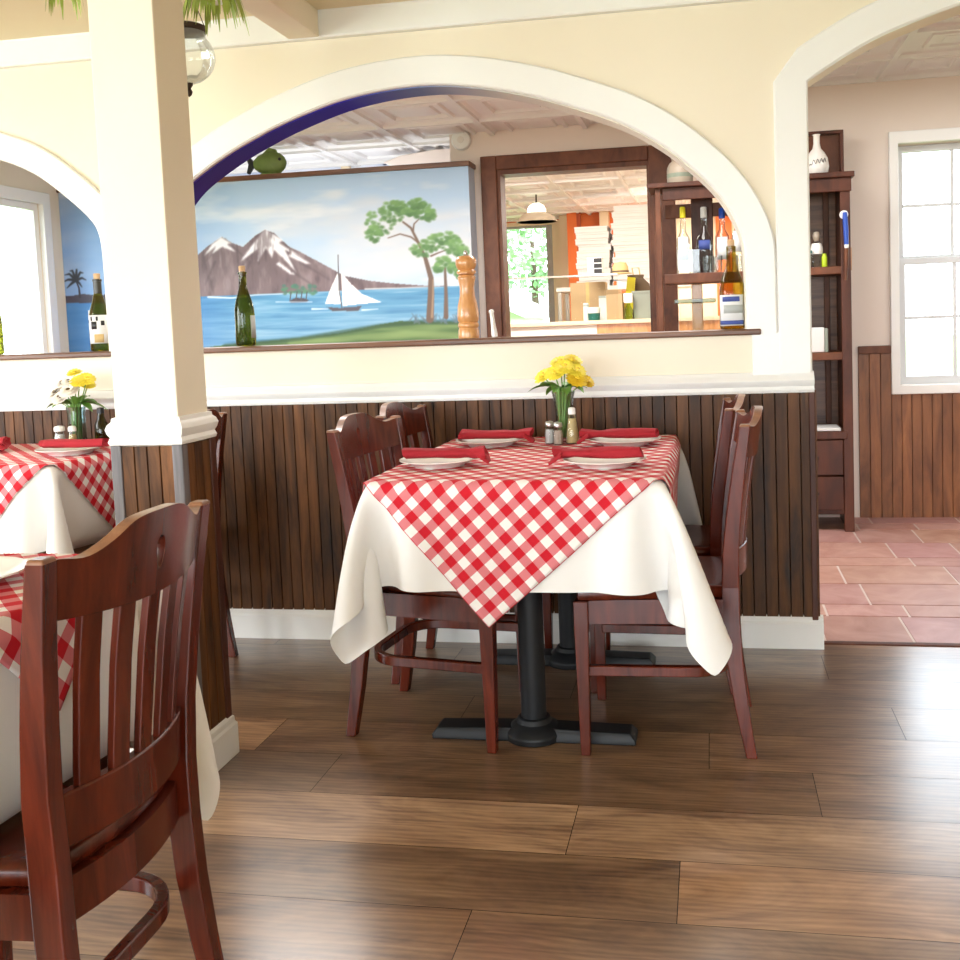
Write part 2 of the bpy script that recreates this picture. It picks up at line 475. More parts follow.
# terracotta tiles beyond the doorway
tl = MB(); W = 0.315
y = 3.55; row = 0
while y < YK:
    h = W if row % 3 != 1 else W / 2
    x = XL + 0.17 * ((row * 2) % 5) - 0.5
    k = 0
    while x < XR:
        w = W * (1.45 if (k + row) % 2 else 0.95)
        if y > YB and x + w > 0.86: break
        g = 0.005
        t = rnd.uniform(0.85, 1.12); c = (t, t * rnd.uniform(0.94, 1.04), t * rnd.uniform(0.94, 1.12))
        tl.box(x + g, x + w - g, y + g, min(y + h, YK) - g, -0.01, 0.0, c)
        x += w; k += 1
    y += h; row += 1
struct(tl.build('floor_tiles', 'tile', bevel=0), 'terracotta tile floor beyond the arched doorway')
struct(MB().box(XL, XR, 3.53, YB + 0.1, -0.08, -0.003).build('floor_grout', 'grout'))
struct(MB().box(XL, 0.86, YB + 0.1, YK, -0.08, -0.003).build('floor_grout_kitchen', 'grout'))
struct(MB().extr([(3.518, 0.0), (3.55, 0.0), (3.55, 0.004), (3.535, 0.007), (3.522, 0.004)], 'x', 0.335, 1.97).build('trim_threshold', 'shelfwood'))

# partition with two ledge arches and the doorway
midarch = [(-2.09, 1.085), (-2.09, 1.3), (-2.07, 1.45), (-2.02, 1.56), (-1.95, 1.65), (-1.876, 1.719), (-1.736, 1.803), (-1.61, 1.862), (-1.487, 1.910), (-1.304, 1.965), (-1.127, 1.993), (-0.95, 1.999), (-0.784, 1.980), (-0.62, 1.943), (-0.476, 1.897), (-0.288, 1.822), (-0.154, 1.742), (-0.045, 1.650), (0.033, 1.566), (0.09, 1.470), (0.116, 1.39), (0.121, 1.3), (0.121, 1.085)]
ma = [midarch[0]] + smoothline(midarch[1:-1], 4) + [midarch[-1]]
leftarch = [(-4.15, 1.085), (-4.15, 1.4), (-4.14, 1.533), (-4.09, 1.614), (-3.95, 1.735), (-3.85, 1.801), (-3.73, 1.851), (-3.5, 1.92), (-3.2, 1.945), (-2.9, 1.92), (-2.669, 1.851), (-2.545, 1.801), (-2.444, 1.735), (-2.306, 1.614), (-2.262, 1.533), (-2.255, 1.4), (-2.255, 1.085)]
la = [leftarch[0]] + smoothline(leftarch[1:-1], 4) + [leftarch[-1]]
dooru = [(0.334, 1.911), (0.478, 1.995), (0.607, 2.052), (0.813, 2.115), (0.98, 2.145), (1.15, 2.152), (1.32, 2.145), (1.487, 2.115), (1.693, 2.052), (1.822, 1.995), (1.957, 1.911)]
du = smoothline(dooru, 4)
outer = [(XL, 0), (0.334, 0)] + du + [(1.957, 0), (XR, 0), (XR, 2.5), (XL, 2.5)]
w = MB().holes(outer, [ma, la], YW, YW2)
wall_p = struct(w.build('wall_partition', 'cream'), 'cream plaster partition wall with arched openings')
# blue painted lining of the middle arch, fading to pale paint toward the right
archblue, _nt, _b = mat('arch_lining_paint')
_sp = N(_nt, 'ShaderNodeSeparateXYZ'); _nt.links.new(objcoord(_nt), _sp.inputs[0])
_x = math_(_nt, 'ADD', math_(_nt, 'MULTIPLY', _sp.outputs[0], 0.5), 1.0)
_nt.links.new(ramp(_nt, _x, (0.08, (0.045, 0.025, 0.22, 1)), (0.36, (0.040, 0.034, 0.46, 1)), (0.50, (0.16, 0.22, 0.42, 1)), (0.66, (0.62, 0.60, 0.55, 1)), (0.80, (0.80, 0.76, 0.66, 1))), _b.inputs['Base Color'])
_b.inputs['Roughness'].default_value = 0.7; _b.inputs['Specular IOR Level'].default_value = 0.1
ln = MB()
lin = offset(ma, -0.004)
ln.rings([[(a[0], YW + 0.003, a[1]), (a[0], YW2 + 0.002, a[1]), (b[0], YW2 + 0.002, b[1]), (b[0], YW + 0.003, b[1])] for a, b in zip(lin, offset(ma, 0.002))])
struct(ln.build('trim_arch_lining', archblue, smooth=40), 'violet blue paint inside the middle arch')
# white arch casings
def casing(line, w_, name, y0=YW - 0.02, lab=None, clip=None):
    out = offset(line, w_)
    if clip: out = [(max(min(p[0], clip[1]), clip[0]), p[1]) for p in out]
    mb = MB(); e = 0.006
    i1, o1 = line, out
    i2, o2 = offset(line, e), [(o[0] + (l[0] - o[0]) * e / w_, o[1] + (l[1] - o[1]) * e / w_) for l, o in zip(line, out)]
    mb.rings([[(a[0], YW + 0.001, a[1]), (a[0], y0 + e, a[1]), (c[0], y0, c[1]), (d[0], y0, d[1]), (b[0], y0 + e, b[1]), (b[0], YW + 0.001, b[1])] for a, b, c, d in zip(i1, o1, i2, o2)])
    return struct(mb.build(name, 'white', smooth=35), lab)
casing(ma, 0.102, 'trim_1', clip=(-2.185, 0.2295), lab='white casing round the wide middle arch')
casing(la, 0.102, 'trim_2', clip=(-4.4, -2.19), lab='white casing round the left arch')
dl = [(0.334, 0.95), (0.334, 1.5)] + du + [(1.957, 1.5), (1.957, 0.95)]
casing(dl, 0.110, 'trim_3', lab='white casing round the arched doorway')
struct(MB().box(0.138, 0.2330, YW - 0.017, YW + 0.001, 0.945, 1.09).build('trim_4', 'white', bevel=0.004))

# ledge board through both arches
lg = MB().box(XL + 0.02, 0.168, YW - 0.028, YW2 + 0.05, 1.083, 1.1035)
struct(lg.build('trim_ledge', 'ledge', bevel=0.005), 'brown wood ledge board under the arches')
# white board along the top of the wall
struct(MB().extr([(YW - 0.03, 2.197), (YW - 0.03, 2.278), (YW - 0.034, ZC), (YW, ZC), (YW, 2.19), (YW - 0.026, 2.19)], 'x', XL, XR).build('trim_crown', 'white'), 'white board along the top of the partition')

def beads(x0, x1, yf, z0, z1, name, m, pitch=0.0415, depth=0.012, axis='x', flip=1, tones=(0.72, 1.25)):
    """v-grooved vertical boards: x0..x1 along the wall, yf the face, flip the side it faces"""
    mb = MB(); n = max(1, round((x1 - x0) / pitch)); p = (x1 - x0) / n
    for i in range(n):
        a = x0 + i * p; b = a + p; g = 0.0022
        prof = [(a, yf + flip * depth), (a + 0.0008, yf + flip * 0.006), (a + g, yf), (b - g, yf), (b - 0.0008, yf + flip * 0.006), (b, yf + flip * depth)]
        t = rnd.uniform(*tones)
        P = (lambda q, z: (q[0], q[1], z)) if axis == 'x' else (lambda q, z: (q[1], q[0], z))
        vs = [P(q, z0) for q in prof] + [P(q, z1) for q in prof]
        k = len(prof)
        mb.add(vs, [(j, j + 1, k + j + 1, k + j) for j in range(k - 1)] + [tuple(range(k)), tuple(range(k, 2 * k)), (0, k, 2 * k - 1, k - 1)], t)
    return mb.build(name, m)

struct(beads(XL, 0.333, YW - 0.012, 0.10, 0.892, 'wall_wainscot', 'bead'), 'dark beadboard panelling under the arches')
struct(beads(YW - 0.010, YW2, 0.3345, 0.10, 0.892, 'wall_wainscot_end', 'bead', axis='y', flip=1), None)
struct(MB().box(0.320, 0.341, YW - 0.016, YW + 0.004, 0.10, 0.892).build('trim_corner', 'shelfwood', bevel=0.003))
rail = [(YW, 0.884), (YW - 0.020, 0.884), (YW - 0.024, 0.893), (YW - 0.019, 0.905), (YW - 0.030, 0.915), (YW - 0.033, 0.926), (YW - 0.025, 0.937), (YW - 0.016, 0.944), (YW - 0.012, 0.953), (YW, 0.955)]
struct(MB().extr(rail, 'x', XL, 0.339).build('trim_chair_rail', 'white', smooth=40), 'white chair rail along the partition')
bb = [(YW, 0.0), (YW - 0.020, 0.0), (YW - 0.020, 0.086), (YW - 0.015, 0.094), (YW - 0.014, 0.109), (YW - 0.006, 0.116), (YW, 0.116)]
struct(MB().extr(bb, 'x', XL, 0.357).build('baseboard_partition', 'white'), 'white baseboard along the partition')
# partition beyond the doorway, out of frame to the right
# dining room ceiling, outer walls
struct(MB().box(XL - 0.1, XR + 0.1, YN - 0.1, YW + 0.0, ZC, ZC + 0.1).build('ceiling', 'ceil'), 'cream dining room ceiling')
def rect_wall(name, m, a0, a1, z1, openings, axis, p0, p1, lab=None):
    """wall in a plane with rectangular openings; axis 'y': spans x; axis 'x': spans y"""
    mb = MB()
    mb.holes([(a0, 0), (a1, 0), (a1, z1), (a0, z1)], [[(o[0], o[2]), (o[1], o[2]), (o[1], o[3]), (o[0], o[3])] for o in openings], p0, p1)
    if axis == 'x': mb.v = [(y, x, z) for x, y, z in mb.v]
    return struct(mb.build(name, m), lab)
# left wall runs through both rooms: windows by the tables and one by the mural
WLm = (4.9, 6.125, 1.0, 2.075)
rect_wall('wall_left', 'cream', YN, YM + 1.5, 2.5, [(-2.6, -0.6, 0.8, 2.1), (0.2, 2.2, 0.8, 2.1), WLm], 'x', XL - 0.14, XL, 'cream wall with windows at the left end')
rect_wall('wall_right', 'cream', YN, YB, 2.5, [], 'x', XR, XR + 0.14)
rect_wall('wall_back', 'cream', XL, XR, 2.5, [(-3.9, -1.4, 0.5, 2.15), (-0.9, 0.9, 0.5, 2.15), (1.3, 2.9, 0.5, 2.15)], 'y', YN - 0.14, YN)

# ceiling beam over the pillar
struct(MB().box(-1.458, -1.342, YN, YW - 0.032, 2.192, ZC).build('trim_beam', 'cream', bevel=0.004), 'cream ceiling beam running to the arched wall')

# pillar
pil = struct(thing('wall_pillar', 'x', 'x'), 'square cream pillar with dark panelled base and white baseboard')
del pil['category']
pc = (-1.416, 2.396); hh = 0.0875; hy_ = 0.076
struct(MB().box(pc[0] - hh, pc[0] + hh, pc[1] - hy_, pc[1] + hy_, 0.0, 2.285).build('pillar_shaft', 'cream', pil, bevel=0.003))
prof = [(0.004, 0.876), (0.009, 0.878), (0.011, 0.886), (0.007, 0.897), (0.012, 0.906), (0.015, 0.918), (0.011, 0.930), (0.004, 0.937), (0.003, 0.946), (-0.002, 0.948)]
struct(MB().sqlathe(prof, pc, hh + 0.004, hy_ + 0.004).build('pillar_molding', 'white', pil, smooth=30), 'white molding band on the pillar')
q = hh + 0.011; qy = hy_ + 0.011
struct(beads(pc[0] - q + 0.027, pc[0] + q - 0.027, pc[1] - qy + 0.003, 0.1, 0.874, 'pillar_panel', 'bead', 0.036, 0.010, tones=(1.0, 1.9)))
struct(beads(pc[1] - qy + 0.027, pc[1] + qy - 0.027, pc[0] + q - 0.003, 0.1, 0.874, 'pillar_panel_side', 'bead', 0.036, 0.010, 'y', -1, tones=(0.8, 1.4)))
for o in ('pillar_panel', 'pillar_panel_side'): bpy.data.objects[o].parent = pil
for sx, sy in ((-1, -1), (1, -1), (1, 1), (-1, 1)):
    x, y = pc[0] + sx * (q - 0.0135), pc[1] + sy * (qy - 0.0135)
    struct(MB().box(x - 0.0145, x + 0.0145, y - 0.0145, y + 0.0145, 0.1, 0.878).build('corner_board', 'cornerboard' if sy < 0 else 'shelfwood', pil, bevel=0.003))
prof = [(0.018, 0.0), (0.018, 0.085), (0.013, 0.092), (0.012, 0.106), (0.004, 0.112)]
struct(MB().sqlathe(prof, pc, hh + 0.004, hy_ + 0.004).build('baseboard_pillar', 'white', pil, bevel=0.002))

# ------------------------------------------------------------------ rooms beyond the arches
def tinceiling(name, x0, x1, y0, y1, z, p=0.61):
    mb = MB(); nx = math.ceil((x1 - x0) / p); ny = math.ceil((y1 - y0) / p)
    steps = [(0.0, 0.0), (0.012, 0.0), (0.02, 0.014), (0.085, 0.014), (0.095, 0.0), (0.115, 0.0), (0.125, 0.02), (0.155, 0.02), (0.165, 0.008), (0.20, 0.004)]
    for i in range(nx):
        for j in range(ny):
            a, b = x0 + i * p, y0 + j * p
            rs = [[(a + d, b + d, z + h), (a + p - d, b + d, z + h), (a + p - d, b + p - d, z + h), (a + d, b + p - d, z + h)] for d, h in [(0.0, -0.006), (0.014, -0.006), (0.016, 0.012)] + [(d + 0.02, h + 0.01) for d, h in steps[2:]]]
            k = len(rs)
            mb.add([q for r in rs for q in r], [(r * 4 + e, r * 4 + (e + 1) % 4, (r + 1) * 4 + (e + 1) % 4, (r + 1) * 4 + e) for r in range(k - 1) for e in range(4)] + [tuple((k - 1) * 4 + e for e in range(4))])
    o = struct(mb.build(name, 'tin'), 'white embossed ceiling tiles')
    if name != 'ceiling_entry': struct(MB().box(x0 - 0.2, x1 + 0.2, y0, y1, z + 0.05, z + 0.1).build(name + '_deck', 'tin'))
    return o
tinceiling('ceiling_tiles', XL, 0.34, YW2, 7.3, ZT)
tinceiling('ceiling_entry', 0.4605, 3.2, YW2 + 0.29, YB - 0.001, ZT, 0.465)
struct(MB().box(0.25, XR, YW2, YB + 0.1, ZT + 0.02, ZT + 0.06).build('ceiling_entry_deck', 'tin'))
tinceiling('ceiling_kitchen', -4.4, 0.2, YM + 1.15, YK, ZT)

# window wall on the right with its pine panelling and sash window
wx0, wx1, wz0, wz1 = 1.02, 1.615, 0.735, 2.045
rect_wall('wall_window', 'beige', 0.34, XR, 2.5, [(wx0, wx1, wz0, wz1)], 'y', YB, YB + 0.16, 'beige wall with a white window beyond the doorway')
def pine_field(x0, x1, z0, z1, nm):
    o = struct(beads(x0, x1, YB - 0.012, z0, z1, nm, 'pine', 0.052, tones=(0.72, 1.1)), None); return o
pine_field(0.80, 0.975, 0.0, 0.935, 'wall_pine_panel')['label'] = 'brown pine panelling below the white window'
pine_field(0.975, 1.66, 0.0, 0.69, 'wall_pine_panel_low')
pine_field(1.66, XR, 0.0, 0.935, 'wall_pine_panel_right')
struct(MB().box(0.80, 0.975, YB - 0.024, YB, 0.915, 0.958).build('trim_5', 'pine' if False else 'frame', bevel=0.004))
struct(MB().box(1.66, XR, YB - 0.024, YB, 0.915, 0.958).build('trim_6', 'frame', bevel=0.004))
w1 = struct(thing('window_1', 'x', 'x'), 'white sash window with four panes beyond the doorway'); del w1['category']
fr = MB()
fr.holes([(0.973, 0.688), (1.662, 0.688), (1.662, 2.11), (0.973, 2.11)], [[(1.02, 0.737), (1.615, 0.737), (1.615, 2.045), (1.02, 2.045)]], YB - 0.03, YB + 0.01)
struct(fr.build('window_casing', 'white', w1, bevel=0.004))
def sash(nm, z0, z1, y, mz):
    s_ = MB(); s_.holes([(1.021, z0), (1.614, z0), (1.614, z1), (1.021, z1)], [[(1.06, z0 + 0.045), (1.575, z0 + 0.045), (1.575, z1 - 0.035), (1.06, z1 - 0.035)]], y, y + 0.035)
    so = struct(s_.build(nm, 'vinyl', w1, bevel=0.003))
    mn = MB(); mn.box(1.06, 1.575, y + 0.01, y + 0.02, mz - 0.009, mz + 0.009); mn.box(1.309, 1.327, y + 0.0085, y + 0.0215, z0 + 0.045, z1 - 0.035)
    struct(mn.build('muntin', 'vinyl', so))
    struct(MB().box(1.06, 1.575, y + 0.014, y + 0.017, z0 + 0.045, z1 - 0.035).build('pane', 'pane', so))
sash('upper_sash', 1.40, 2.044, YB + 0.07, 1.718)
sash('lower_sash', 0.738, 1.43, YB + 0.025, 1.104)

# window in the left wall by the mural
w2 = struct(thing('window_2', 'x', 'x'), 'white framed window in the side wall by the mural'); del w2['category']
y0, y1, z0, z1 = WLm
def framex(mb, ya, yb, za, zb, t, xa, xb):
    tmp = MB().holes([(ya, za), (yb, za), (yb, zb), (ya, zb)], [[(ya + t, za + t), (yb - t, za + t), (yb - t, zb - t), (ya + t, zb - t)]], xa, xb)
    mb.add([(y, x, z) for x, y, z in tmp.v], tmp.f)
c = MB(); framex(c, y0 - 0.075, y1 + 0.075, z0 - 0.075, z1 + 0.075, 0.077, XL - 0.01, XL + 0.028); struct(c.build('window_casing', 'white', w2, bevel=0.004))
c = MB(); framex(c, y0, y1, z0, z1, 0.045, XL - 0.05, XL - 0.015); struct(c.build('window_sash', 'white', w2, bevel=0.003))
struct(MB().box(XL - 0.036, XL - 0.030, y0 + 0.045, y1 - 0.045, z0 + 0.045, z1 - 0.045).build('pane', 'pane', w2))

# hatch wall with the dark wood frame
A = lambda px, py, Y: at(px, py, Y=Y)
fo = A(480, 157, YM - 0.03); fi = A(496, 168, YM - 0.03); ri = A(648, 162, YM - 0.03); ro = A(674, 160, YM - 0.03)
hx0, hx1, hz1 = fi.x, ri.x, 0.5 * (fi.z + ri.z)
fx0, fx1, fz1 = fo.x, ro.x, A(565, 151, YM - 0.03).z
wm_l = A(449, 130, YM).x
rect_wall('wall_hatch', 'beige', wm_l, 0.36, 2.5, [(hx0, hx1, 0.9, hz1), (fx1 + 0.0, 0.25, 0.9, 1.98)], 'y', YM, YM + 0.14, 'beige wall with the wood framed hatch')
struct(MB().box(0.34, 0.36, YB + 0.16, YM, 0, 2.5).build('wall_return', 'beige'))
hf = struct(thing('window_3', 'x', 'x'), 'dark wood frame of the hatch into the kitchen'); del hf['category']
struct(MB().box(fx0, hx0, YM - 0.035, YM, 0.85, fz1).build('frame_post', 'frame', hf, bevel=0.006))
struct(MB().box(hx1, fx1, YM - 0.035, YM, 0.85, fz1).build('frame_post', 'frame', hf, bevel=0.006))
struct(MB().box(hx0, hx1, YM - 0.035, YM, hz1, fz1).build('frame_head', 'frame', hf, bevel=0.006))
f2 = MB().holes([(hx0, 0.9), (hx1, 0.9), (hx1, hz1), (hx0, hz1)], [[(hx0 + 0.022, 0.93), (hx1 - 0.012, 0.93), (hx1 - 0.012, hz1 - 0.03), (hx0 + 0.022, hz1 - 0.03)]], YM - 0.015, YM + 0.14)
struct(f2.build('frame_liner', 'frame', hf))
struct(MB().box(hx0 - 0.02, hx1 + 0.02, YM - 0.05, YM + 0.16, 0.88, 0.93).build('frame_sill', 'frame', hf))

# cloud wall behind the mural
YCL = 7.35
struct(MB().box(XL, wm_l, YCL, YCL + 0.1, 0, 2.5).build('wall_clouds_base', 'beige'))
struct(MB().box(wm_l, wm_l + 0.1, YM + 0.14, YCL, 0, 2.5).build('wall_hatch_return', 'beige'))

def lin(c): c = np.asarray(c, float) / 255; return np.where(c <= 0.04045, c / 12.92, ((c + 0.055) / 1.055) ** 2.4)
class Canvas:
    """a painted surface: fine grid of colours over x-z"""
    def __init__(s, x0, x1, z0, z1, h, base):
        s.nx, s.nz = int((x1 - x0) / h) + 1, int((z1 - z0) / h) + 1
        s.x = np.linspace(x0, x1, s.nx); s.z = np.linspace(z0, z1, s.nz)
        s.X, s.Z = np.meshgrid(s.x, s.z, indexing='ij'); s.rs = np.random.RandomState(3)
        s.C = np.empty((s.nx, s.nz, 3)); s.C[:] = base
    def noise(s, sx, sz, seed=0, octv=3):
        r = np.random.RandomState(seed); out = 0; amp = 1; tot = 0
        for o in range(octv):
            gx, gz = sx / 2 ** o, sz / 2 ** o
            n1, n2 = int((s.x[-1] - s.x[0]) / gx) + 3, int((s.z[-1] - s.z[0]) / gz) + 3
            G = r.rand(n1, n2); fx = (s.X - s.x[0]) / gx; fz = (s.Z - s.z[0]) / gz
            i, j = fx.astype(int), fz.astype(int); a, b = fx - i, fz - j; a = a * a * (3 - 2 * a); b = b * b * (3 - 2 * b)
            out = out + amp * ((G[i, j] * (1 - a) + G[i + 1, j] * a) * (1 - b) + (G[i, j + 1] * (1 - a) + G[i + 1, j + 1] * a) * b); tot += amp; amp *= 0.5
        return out / tot
    def poly(s, pts):
        ins = np.zeros_like(s.X, bool); n = len(pts)
        for i in range(n):
            (x1, z1), (x2, z2) = pts[i], pts[(i + 1) % n]
            if z1 == z2: continue
            c = ((z1 > s.Z) != (z2 > s.Z)) & (s.X < (x2 - x1) * (s.Z - z1) / (z2 - z1) + x1); ins ^= c
        return ins.astype(float)
    def soft(s, mk, k=1):
        for _ in range(k):
            p = np.pad(mk, 1, mode='edge'); mk = (p[:-2, 1:-1] + p[2:, 1:-1] + p[1:-1, :-2] + p[1:-1, 2:] + 2 * mk) / 6
        return mk
    def put(s, mk, col):
        col = np.asarray(col, float)
        if col.ndim == 1: col = col[None, None, :]
        s.C = s.C * (1 - mk[..., None]) + col * mk[..., None]
    def stroke(s, pts, w0, w1=None):
        w1 = w0 if w1 is None else w1; mk = np.zeros_like(s.X); n = len(pts) - 1
        for i in range(n):
            (x1, z1), (x2, z2) = pts[i], pts[i + 1]; dx, dz = x2 - x1, z2 - z1
            t = np.clip(((s.X - x1) * dx + (s.Z - z1) * dz) / (dx * dx + dz * dz + 1e-12), 0, 1)
            d = np.hypot(s.X - x1 - t * dx, s.Z - z1 - t * dz); w = w0 + (w1 - w0) * (i + t) / n
            mk = np.maximum(mk, np.clip((w - d) / 0.004 + 0.5, 0, 1))
        return mk
    def blob(s, c, rx, rz, edge=0.35):
        return np.clip((1 - np.hypot((s.X - c[0]) / rx, (s.Z - c[1]) / rz)) / edge, 0, 1)
    def mesh(s, name, y, parent=None):
        vs = np.stack([s.X, np.full_like(s.X, y), s.Z], -1).reshape(-1, 3)
        idx = np.arange(s.nx * s.nz).reshape(s.nx, s.nz)
        q = np.stack([idx[:-1, :-1], idx[1:, :-1], idx[1:, 1:], idx[:-1, 1:]], -1).reshape(-1, 4)
        me = bpy.data.meshes.new(name)
        me.vertices.add(len(vs)); me.vertices.foreach_set('co', vs.ravel())
        me.loops.add(q.size); me.loops.foreach_set('vertex_index', q.ravel().astype(np.int32))
        me.polygons.add(len(q)); me.polygons.foreach_set('loop_start', np.arange(0, q.size, 4, dtype=np.int32))
        me.update(calc_edges=True); me.validate()
        a = me.color_attributes.new('paint', 'FLOAT_COLOR', 'POINT')
        c = np.concatenate([lin(np.clip(s.C, 0, 255)), np.ones((s.nx, s.nz, 1))], -1).reshape(-1, 4)
        a.data.foreach_set('color', c.ravel().astype(np.float32))
        me.materials.append(MT['mural'])
        o = bpy.data.objects.new(name, me); COL.objects.link(o)
        if parent: o.parent = parent
        return o

YP = 6.33   # mural face
mu = lambda *pp: [(lambda v: (v.x, v.z))(at(x, y, Y=YP)) for x, y in pp]
mx1 = at(468, 165, Y=YP).x; mz1 = at(345, 171, Y=YP).z
cv = Canvas(XL + 0.002, mx1, 0.86, mz1 - 0.02, 0.0045, (196, 216, 236))
zz = np.clip((cv.Z - 1.35) / (mz1 - 1.35), 0, 1)[..., None]
cv.C = np.array([190, 207, 222.]) * (1 - zz) + np.array([172, 202, 234.]) * zz
lf = np.clip((-3.05 - cv.X) / 0.7, 0, 1)
cv.put(lf * 0.75, (112, 150, 205))
cl = cv.noise(0.9, 0.25, 5, 4)
cv.put(np.clip((cl - 0.48) * 4, 0, 1) * 0.7 * (1 - 0.5 * lf), (222, 219, 219))
cv.put(np.clip((cv.noise(0.5, 0.12, 9, 4) - 0.56) * 5, 0, 1) * 0.6 * (1 - 0.4 * lf), (236, 237, 240))
# distant shore, mountains
mt = cv.soft(cv.poly(mu((190, 262), (208, 246), (222, 237), (232, 243), (243, 247), (255, 236), (265, 230), (274, 233), (288, 246), (304, 254), (330, 268), (345, 276), (370, 281), (400, 284), (430, 286), (450, 286), (450, 294), (300, 297), (190, 302))), 1)
rk = cv.noise(0.25, 0.3, 12, 4)[..., None]
cv.put(mt, np.array([88, 74, 80.]) * (1 - rk) + np.array([150, 132, 134.]) * rk)
ridge = cv.noise(0.05, 0.16, 77, 4)
cv.put(mt * np.clip((ridge - 0.55) * 5, 0, 1) * 0.5, (160, 146, 148)); cv.put(mt * np.clip((0.42 - ridge) * 5, 0, 1) * 0.5, (76, 64, 70))
for a, b, w_ in (((225, 240), (205, 262), 0.012), ((232, 246), (250, 262), .01), ((262, 240), (235, 275), .012), ((280, 245), (300, 275), .012), ((300, 262), (330, 280), .01), ((215, 262), (205, 285), .01), ((250, 262), (240, 288), .012), ((290, 270), (320, 290), .01)):
    cv.put(cv.soft(cv.stroke(mu(a, b), w_, 0.003), 4) * 0.5, (84, 72, 78))
snow = [((265, 229), (283, 240), (279, 243), (300, 256), (285, 250), (296, 272), (283, 258), (274, 250), (272, 258), (266, 248), (258, 262), (259, 248), (240, 262), (252, 245)),
        ((221, 237), (231, 243), (227, 244), (236, 252), (222, 247), (212, 254), (216, 246), (204, 256), (212, 244)),
        ((292, 252), (311, 264), (306, 264), (288, 256)), ((279, 262), (296, 275), (290, 274), (276, 264))]
for sp_ in snow: cv.put(cv.soft(cv.poly(mu(*sp_)), 4) * np.clip(1.25 - 0.9 * np.clip((0.5 - cv.noise(0.04, 0.14, 88, 3)) * 5, 0, 1), 0, 0.95), (236, 236, 241))
# water
wl0, wl1 = mu((205, 296))[0], mu((445, 286))[0]
wline = wl0[1] + (cv.X - wl0[0]) * (wl1[1] - wl0[1]) / (wl1[0] - wl0[0])
wm = np.clip((wline - cv.Z) / 0.006, 0, 1)
d = np.clip((wline - cv.Z) / 0.25, 0, 1)[..., None]
wc = np.array([84, 146, 186.]) * (1 - d) + np.array([118, 168, 200.]) * d
cv.put(wm, wc)
st = cv.noise(0.35, 0.022, 21, 4)
cv.put(wm * np.clip((st - 0.5) * 4, 0, 1) * 0.55, (158, 194, 214))
cv.put(wm * np.clip((0.45 - st) * 4, 0, 1) * 0.5, (58, 118, 166))
cv.put(wm * lf * 0.75, (64, 118, 182))
cv.put(cv.soft(cv.stroke(mu((208, 297), (232, 298), (255, 295), (300, 293)), 0.006, 0.002), 1) * 0.9, (232, 238, 242))
cv.put(cv.soft(cv.stroke(mu((365, 289), (400, 288), (440, 286)), 0.004, 0.002), 1) * 0.8, (232, 238, 242))
# far palm island by the window
cv.put(cv.soft(cv.poly(mu((55, 303), (55, 297), (70, 296), (84, 294), (100, 296), (118, 290), (140, 297), (165, 300), (190, 303))), 1), (70, 66, 80))
tk = mu((80, 297), (79, 288), (76, 281)); cv.put(cv.stroke(tk, 0.008, 0.005), (58, 52, 60))
for dx, dy in ((-13, 2), (-11, -5), (-6, -9), (1, -10), (7, -7), (10, 0), (-9, 8), (6, 7)):
    cv.put(cv.soft(cv.stroke(mu((76, 280), (76 + dx * .6, 280 + dy * 0.8 - 2), (76 + dx, 280 + dy)), 0.012, 0.003), 1), (52, 56, 66))
# small island with trees
cv.put(cv.soft(cv.poly(mu((289, 301), (295, 298), (303, 298), (309, 300), (307, 302), (291, 303))), 1), (74, 70, 80))
r2 = np.random.RandomState(5)
for k in range(40):
    c_ = mu((283 + r2.rand() * 33, 285 + r2.rand() * 9))[0]; cv.put(cv.soft(cv.blob(c_, 0.02, 0.014, .6), 1) * 0.8, (66 + 25 * r2.rand(), 112 + 25 * r2.rand(), 104))
for x in (290, 296, 301, 306): cv.put(cv.stroke(mu((x, 300), (x + 1, 292)), 0.004), (84, 84, 86))
cv.put(cv.soft(cv.stroke(mu((276, 302), (312, 302)), 0.004), 1) * 0.6, (226, 236, 242))
# sailing boat
cv.put(cv.soft(cv.poly(mu((325, 304), (330, 290), (338, 272), (341, 304))), 1), (243, 244, 246))
cv.put(cv.soft(cv.poly(mu((341, 272), (351, 284), (362, 294), (381, 302), (360, 304), (343, 306))), 1), (250, 250, 250))
cv.put(cv.soft(cv.stroke(mu((343, 276), (352, 303)), 0.012, 0.004), 2) * 0.35, (205, 216, 228))
cv.put(cv.stroke(mu((338, 255), (339, 290), (342, 308)), 0.0035), (92, 90, 96))
cv.put(cv.soft(cv.poly(mu((327, 307), (340, 308), (362, 306), (358, 311), (332, 311))), 1), (88, 84, 92))
cv.put(cv.soft(cv.stroke(mu((312, 309), (328, 309)), 0.006, 0.003), 1) * 0.8, (238, 244, 248))
cv.put(cv.soft(cv.stroke(mu((362, 310), (378, 309)), 0.005, 0.002), 1) * 0.8, (238, 244, 248))
